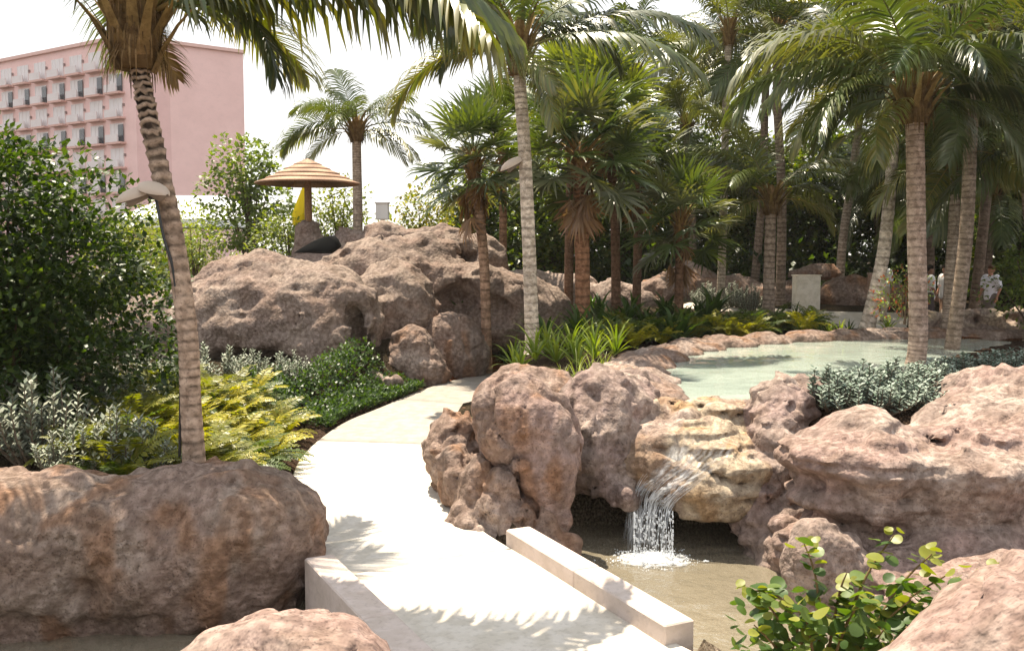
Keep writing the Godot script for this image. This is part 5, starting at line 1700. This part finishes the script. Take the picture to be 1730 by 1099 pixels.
	leafy_tree("bush", "bright green bush hanging into view beside the walker in pale lilac", "bush", stand(12.3, 22.4), 2.4, 2.2, 0.12, [Color(0.13, 0.18, 0.035), Color(0.18, 0.22, 0.05), Color(0.08, 0.12, 0.03)], 43, {"lobes": 9, "low": 0.25, "dense": 75.0, "gap": -0.2})
	var under := MB.new()
	var g := RandomNumberGenerator.new()
	g.seed = 31
	for k in 9000:
		var x := g.randf_range(-3.0, 24.0)
		var d := g.randf_range(33.5, 41.0) - maxf(0.0, x - 14.0) * 0.3
		var h := g.randf() * g.randf_range(0.6, 2.2)
		var dir := Vector3(g.randf_range(-1, 1), g.randf_range(-0.3, 1), g.randf_range(-1, 1)).normalized()
		var s := dir.cross(Vector3.UP).normalized()
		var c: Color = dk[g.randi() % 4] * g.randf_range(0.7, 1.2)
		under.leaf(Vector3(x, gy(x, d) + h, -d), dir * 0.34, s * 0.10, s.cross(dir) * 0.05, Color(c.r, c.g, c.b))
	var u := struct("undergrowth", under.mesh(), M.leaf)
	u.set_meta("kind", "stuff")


func make_beds() -> void:
	var silver := [Color(0.22, 0.24, 0.18), Color(0.28, 0.29, 0.22), Color(0.17, 0.20, 0.14)]
	# silver bushes
	var kinds := []
	for k in 3:
		kinds.push_back(silver_bush(50 + k, 0.85, 0.95, silver, 0.052))
	var spots := [[70, 745, 11.0, 1.25, "tall silver-grey bush at the picture edge above the boulder wall"], [205, 765, 10.7, 0.95, "silver-grey bush with upright sprays next to the ringed palm's foot"], [265, 770, 10.4, 0.72, "small silver sprig bush pressed against the ringed palm"], [10, 730, 12.0, 1.1, "shaded silver bush behind the tall one at the picture edge"], [150, 680, 13.4, 1.1, "shaded grey bush under the dark tree"], [255, 640, 15.5, 1.15, "grey bush half hidden behind the ringed palm"], [360, 640, 16.2, 1.05, "grey bush right of the ringed palm in the rock's shade"], [490, 640, 18.2, 0.85, "grey bush in front of the dark rock hollow"], [215, 700, 12.6, 0.9, "low grey bush between the dark tree and yellow ferns"], [120, 790, 10.2, 0.7, "low silver bush directly above the boulder wall"], [420, 640, 17.4, 0.8, "grey bush between yellow ferns and the rock hollow"]]
	for k in spots.size():
		var q: Array = spots[k]
		var p := at(q[0], q[1], q[2])
		p.y = gy(p.x, -p.z)
		var t := thing("silver_bush", p, q[4], "bush", "silver-grey bushes under the dark tree")
		part("stem", kinds[k % 3][0], M.bark, t)
		part("foliage", kinds[k % 3][1], M.silver, t)
		t.scale = Vector3.ONE * q[3] * 1.25
		t.rotation.y = k * 1.3
	# grey-green hedge plants along the pool's near edge
	var hedge := []
	for k in 3:
		hedge.push_back(silver_bush(70 + k, 0.62, 1.0, [Color(0.15, 0.19, 0.15), Color(0.22, 0.26, 0.21), Color(0.10, 0.14, 0.10)], 0.05))
	var row := [[1405, 690, 12.0, 1.0], [1440, 680, 12.3, 1.05], [1480, 672, 12.6, 1.05], [1520, 662, 13.0, 1.0], [1555, 650, 13.5, 0.9], [1595, 640, 14.2, 0.8], [1630, 628, 14.5, 0.85], [1665, 615, 14.7, 0.9], [1700, 605, 14.9, 0.95], [1735, 598, 15.0, 1.0], [1460, 690, 11.6, 0.85], [1510, 680, 12.0, 0.85], [1550, 655, 12.9, 0.75], [1600, 640, 13.3, 0.75]]
	var hl := ["at the lip beside the jagged rock", "second from the jagged rock", "third from the jagged rock", "in front of the stout palm, to its left", "touching the stout palm's foot", "just right of the stout palm's foot", "two places right of the stout palm", "towards the coral wall", "near the picture edge", "at the picture edge", "low in front, above the layered ledge", "low in front, left of the upper rock", "low behind the upper rock", "behind the upper rock's peak"]
	for k in row.size():
		var q: Array = row[k]
		var p := at(q[0], q[1], q[2])
		p.y = gy(p.x, -p.z)
		var t := thing("hedge_plant", p, "grey-green hedge plant " + hl[k], "bush", "grey-green hedge plants by the upper pool")
		part("stem", hedge[k % 3][0], M.bark, t)
		part("foliage", hedge[k % 3][1], M.silver, t)
		t.scale = Vector3.ONE * q[3] * Vector3(1.5, 0.95, 1.5)
		t.rotation.y = k * 2.3
	# yellow ferns by the path
	var g := RandomNumberGenerator.new()
	g.seed = 8
	var n := 0
	for k in 76:
		var d := 10.3 + 5.4 * (k / 76.0) + g.randf_range(-0.2, 0.2)
		var right := -3.25 - maxf(0.0, 11.5 - d) * 0.1
		var x := right - 0.25 - g.randf() * lerpf(1.2, 2.6, (d - 10.3) / 5.0)
		var tone := "yellow" if x > right - 1.35 and d > 11.2 and k % 5 < 3 else "green" if k % 3 == 0 else "olive"
		var spot: String = ["just behind the boulder wall", "beside the ringed palm's foot", "level with the first path bend", "half way along the bed", "where the ground cover begins", "before the rock hollow"][clampi(int((d - 10.2) / 0.92), 0, 5)] + (", next to the path" if x > right - 0.8 else ", in the middle of the bed" if x > right - 1.6 else ", at the back of the bed")
		fern({"yellow": "sunlit yellow fern ", "green": "green fern ", "olive": "olive fern "}[tone] + spot, stand(x, d, 0.02), k, g.randf_range(1.15, 1.6), tone, {"yellow": "yellow ferns beside the path", "green": "green ferns beside the path", "olive": "olive ferns beside the path"}[tone])
	# low dark ground cover along the outer bend
	var gc := MB.new()
	var cols := [Color(0.035, 0.07, 0.02), Color(0.055, 0.10, 0.028), Color(0.08, 0.13, 0.035)]
	for k in 9500:
		var u := g.randf()
		var d := lerpf(16.2, 21.2, u)
		var edge := lerpf(-3.3, -2.15, smoothstep(16.5, 21.5, d))
		var x := edge - pow(g.randf(), 1.3) * lerpf(2.0, 1.7, u) + 0.18
		var dir := Vector3(g.randf_range(-1, 1), g.randf_range(0, 1.2), g.randf_range(-1, 1)).normalized()
		var s := dir.cross(Vector3.UP).normalized()
		var c: Color = cols[k % 3] * g.randf_range(0.8, 1.3)
		var h := g.randf() * (0.16 + 0.22 * clampf((edge - x) * 1.6, 0.0, 1.0)) * (1.0 + 0.5 * na.get_noise_2d(x * 2.0, d * 2.0))
		gc.leaf(Vector3(x, maxf(0.02, gy(x, d)) + h, -d), dir * 0.085, s * 0.028, s.cross(dir) * 0.012, Color(c.r, c.g, c.b))
	var m := struct("ground_cover_leaves", gc.mesh(), M.leaf)
	m.set_meta("kind", "stuff")
	m.set_meta("label", "low dark green ground cover along the outer bend of the path")
	# strap leaves between path and pool
	var lime := [Color(0.22, 0.28, 0.05), Color(0.30, 0.34, 0.07), Color(0.16, 0.22, 0.04)]
	for q in [[870, 600, 18.0, 0.9], [905, 600, 18.4, 1.0], [940, 603, 18.0, 0.95], [975, 605, 17.4, 0.9], [1005, 590, 18.6, 1.0], [1040, 580, 19.4, 1.0], [925, 590, 19.6, 1.05], [965, 585, 19.4, 1.05], [880, 612, 17.0, 0.7], [1000, 575, 20.2, 1.1]]:
		var p := at(q[0], q[1], q[2])
		strap_plant("bright green strap-leaf plant round the straight palm's foot", stand(p.x, -p.z), int(q[0]), q[3], lime, 0.028, "bright strap-leaf plants at the straight palm")
	for q in [[975, 625, 14.8, 0.75], [1000, 618, 15.2, 0.8], [950, 628, 14.4, 0.65], [1020, 610, 15.8, 0.7], [985, 640, 14.2, 0.6]]:
		var p := at(q[0], q[1], q[2])
		strap_plant("tuft of fine pale grass behind the flat-topped rock", stand(p.x, -p.z), int(q[0]), q[3], [Color(0.24, 0.28, 0.09), Color(0.30, 0.32, 0.12)], 0.009, "pale grass tufts by the pool", "grass_tuft")
	strap_plant("small yellow-green plant tucked behind the knobbly rock at the path", stand(-0.72, 13.4), 4, 0.55, [Color(0.34, 0.34, 0.05), Color(0.26, 0.30, 0.05)], 0.03, "")
	strap_plant("second small yellow-green plant against the low double-humped rock", stand(-0.5, 13.0), 9, 0.45, [Color(0.34, 0.34, 0.05), Color(0.26, 0.30, 0.05)], 0.03, "")
	# dark glossy lilies under the fan palms
	var deep := [Color(0.045, 0.085, 0.025), Color(0.06, 0.11, 0.03), Color(0.09, 0.14, 0.05)]
	for k in 34:
		var px := 775.0 + 430.0 * k / 33.0 + g.randf_range(-10, 10)
		var d := g.randf_range(21.5, 27.0) if px > 860 else g.randf_range(25.6, 28.0)
		var x := (px - 865.0) / LENS * d
		var by: String = ["left of the shaggy fan palm", "by the shaggy fan palm", "left of the straight pale palm", "right of the straight pale palm", "left of the red-brown trunk", "right of the red-brown trunk", "by the tall dark fan palm", "between the dark and the low fan palm", "by the low fan palm", "right of the low fan palm"][clampi(int((px - 775.0) / 43.0), 0, 9)]
		strap_plant("dark glossy lily clump " + by + (", front row" if d < 24.3 else ", back row"), stand(x, d), k, g.randf_range(0.95, 1.3), deep, 0.045, "dark lilies under the fan palms", "lily_plant")
	# fern row beside the far pool rim
	for k in 44:
		var u := k / 43.0
		var x := lerpf(2.0, 8.2, u) + g.randf_range(-0.3, 0.3)
		var d := lerpf(20.6, 24.8, pow(u, 0.7)) + g.randf_range(-0.6, 1.2)
		var by: String = ["behind the flat-topped rock", "past the pale grass tufts", "below the red-brown trunk", "below the low fan palm", "facing the slim pale palm", "facing the short yellowish palm", "below the pale pillar"][clampi(int(u * 7.0), 0, 6)]
		fern(["olive fern in the pool rim row ", "green fern in the pool rim row "][k % 2] + by + (", front" if d < lerpf(20.6, 24.8, pow(u, 0.7)) + 0.3 else ", rear"), stand(x, d), k, g.randf_range(1.0, 1.5), ["yellow" if k % 4 == 0 else "olive", "green"][k % 2], ["olive ferns along the pool rim", "green ferns along the pool rim"][k % 2])
	# far plants along the walk
	for q in [[1240, 508, 29, "grey-green bush at the short yellowish palm's left"], [1270, 512, 28, "grey-green bush touching the short yellowish palm's foot"], [1195, 505, 29, "grey-green bush by the slim pale palm's foot"]]:
		var p := at(q[0], q[1], q[2])
		p.y = gy(p.x, -p.z)
		var t := thing("silver_bush", p, q[3], "bush")
		part("stem", kinds[0][0], M.bark, t)
		part("foliage", kinds[0][1], M.silver, t)
		t.scale = Vector3.ONE * 1.2
	for k in 8:
		var p := at([1350, 1385, 1420, 1345, 1400, 1435, 1500, 1545][k], 555, [24.0, 23.6, 23.4, 26.4, 23.9, 23.8, 23.5, 23.3][k])
		strap_plant("low green plant on the bank between pool and far walkway", stand(p.x, -p.z), k, 0.6, deep if k % 2 else lime, 0.035, "low plants on the far bank")
	# round-leaved shrub by the lower pool
	var base := P(2.1, 0.02, 6.1)
	var t := thing("sea_grape_shrub", base, "round-leaved glossy shrub growing by the lower pool in the corner", "shrub")
	var mb := MB.new()
	var leaf_m := []
	for v in 4:
		var lm := MB.new()
		var c: Color = [Color(0.085, 0.14, 0.035), Color(0.13, 0.19, 0.045), Color(0.24, 0.25, 0.05), Color(0.06, 0.11, 0.03)][v]
		lm.v.push_back(Vector3(0.5, -0.03, 0)); lm.c.push_back(c)
		for s in 14:
			var a := TAU * s / 14.0
			lm.v.push_back(Vector3(0.5 + 0.5 * cos(a), 0.05 * cos(2 * a) - 0.04 * cos(a), 0.5 * sin(a))); lm.c.push_back(Color(c.r * 1.1, c.g * 1.1, c.b))
		for s in 14:
			lm.tri(0, 1 + s, 1 + (s + 1) % 14)
		leaf_m.push_back(lm.mesh())
	var stems := [[[0.1, 0, 0], [0.7, 0.4, 0.0], [1.1, 0.85, -0.1]], [[0.2, 0, 0], [0.8, 0.3, 0.1], [1.15, 0.55, 0.1]], [[0.1, 0, 0], [0.5, 0.5, -0.1], [0.7, 1.05, -0.2]], [[0, 0, 0], [-0.3, 0.2, 0.1], [-0.5, 0.35, 0.2]], [[0, 0, 0], [0.2, 0.2, 0.2], [0.3, 0.4, 0.3]], [[0, 0, 0], [-0.25, 0.5, 0.05], [-0.5, 0.75, 0.1]], [[0, 0, 0], [0.0, 0.6, -0.1], [-0.06, 1.22, -0.2]], [[0, 0, 0], [0.25, 0.7, 0.0], [0.42, 1.42, -0.05]], [[0, 0, 0], [0.4, 0.4, 0.1], [0.75, 0.95, 0.0]], [[0, 0, 0], [0.1, 0.4, 0.2], [0.2, 0.8, 0.3]], [[0, 0, 0], [-0.15, 0.3, 0.2], [-0.25, 0.62, 0.3]], [[0, 0, 0], [0.3, 0.3, 0.2], [0.5, 0.7, 0.2]], [[0, 0, 0], [-0.3, 0.3, 0.0], [-0.42, 0.5, -0.1]], [[0, 0, 0], [0.1, 0.5, 0.0], [0.12, 0.95, 0.05]]]
	for s in stems:
		var pts := PackedVector3Array()
		for q in s:
			pts.push_back(Vector3(q[0] * (1.15 if q[1] > 0.8 else 1.0) - 0.05, q[1] * 0.48 + minf(q[1], 0.3) * 1.5, q[2]))
		pts = curve(pts, 14)
		var rr := PackedFloat32Array()
		for k in 15:
			rr.push_back(lerpf(0.014, 0.004, k / 14.0))
		mb.tube(pts, rr, 5, [Color(0.22, 0.15, 0.07)])
		for k in range(4, 15):
			for side in 2:
				if t.get_child_count() >= 299:
					break
				var az := g.randf() * 360.0
				var sz := g.randf_range(0.075, 0.12) * (1.0 if k < 13 else 0.7)
				part("leaf", leaf_m[2 if k >= 13 else g.randi() % 4], M.leaf, t, Transform3D((leaf_frame(az, g.randf_range(-25, 55), g.randf_range(-40, 40))).scaled(Vector3.ONE * sz), pts[k] + Vector3(g.randf_range(-0.07, 0.07), g.randf_range(-0.05, 0.05), g.randf_range(-0.07, 0.07))))
	part("stem", mb.mesh(), M.bark, t)
	var fill := MB.new()
	for k in 520:
		var az := g.randf() * TAU
		var rr := sqrt(g.randf())
		var q := Vector3(0.22 + cos(az) * rr * 0.85, g.randf_range(0.2, 0.85) - rr * 0.18, sin(az) * rr * 0.4)
		var bs := leaf_frame(g.randf() * 360.0, g.randf_range(-40, 60), g.randf_range(-50, 50)).scaled(Vector3.ONE * g.randf_range(0.06, 0.11))
		var c: Color = [Color(0.085, 0.14, 0.035), Color(0.13, 0.19, 0.045), Color(0.06, 0.11, 0.03)][k % 3]
		var m0 := fill.v.size()
		for s in 9:
			var a := TAU * s / 9.0
			fill.v.push_back(q + bs * Vector3(0.5 + 0.5 * cos(a), 0.05 * cos(2 * a), 0.5 * sin(a))); fill.c.push_back(c)
		for s in range(1, 8):
			fill.tri(m0, m0 + s, m0 + s + 1)
	part("foliage", fill.mesh(), M.leaf, t).set_meta("kind", "stuff")


func make_people() -> void:
	person("person in a white shirt walking, half hidden by the leaning palm", stand(10.45, 26.6), 1.9, Color(0.78, 0.77, 0.75), Color(0.45, 0.36, 0.28), Color(0.36, 0.20, 0.13), Color(0.03, 0.022, 0.018))
	var b := person("person in a white shirt and dark shorts beside the stout palm trunk", stand(11.55, 26.2), 1.4, Color(0.80, 0.80, 0.78), Color(0.10, 0.08, 0.08), Color(0.24, 0.13, 0.085), Color(0.02, 0.016, 0.014), {"trouser": 0.95})
	person("person in a white shirt mostly hidden behind a slim palm trunk", stand(12.05, 26.3), -1.5, Color(0.80, 0.78, 0.75), Color(0.42, 0.26, 0.18), Color(0.38, 0.21, 0.14), Color(0.05, 0.03, 0.02))
	person("person in a pale lilac shirt walking beside the bright green bush", stand(13.15, 26.0), -1.2, Color(0.70, 0.68, 0.74), Color(0.16, 0.13, 0.12), Color(0.40, 0.19, 0.12), Color(0.10, 0.05, 0.03))
	var bag := MB.new()
	for j in 5:
		for s in 10:
			var a := TAU * s / 10.0
			var r: float = [0.04, 0.12, 0.14, 0.10, 0.03][j]
			bag.v.push_back(Vector3(cos(a) * r, j * 0.085, sin(a) * r * 0.6)); bag.c.push_back(Color(0.80, 0.80, 0.78))
	for j in 4:
		for s in 10:
			var s2 := (s + 1) % 10
			bag.i.append_array(PackedInt32Array([j * 10 + s, j * 10 + s2, j * 10 + 10 + s, j * 10 + s2, j * 10 + 10 + s2, j * 10 + 10 + s]))
	var hand := b.transform * Vector3(0.25, 0.46, 0.05)
	solo("carrier_bag", bag.mesh(), M.cloth, hand, "white carrier bag in the hand of the person in dark shorts", "bag")
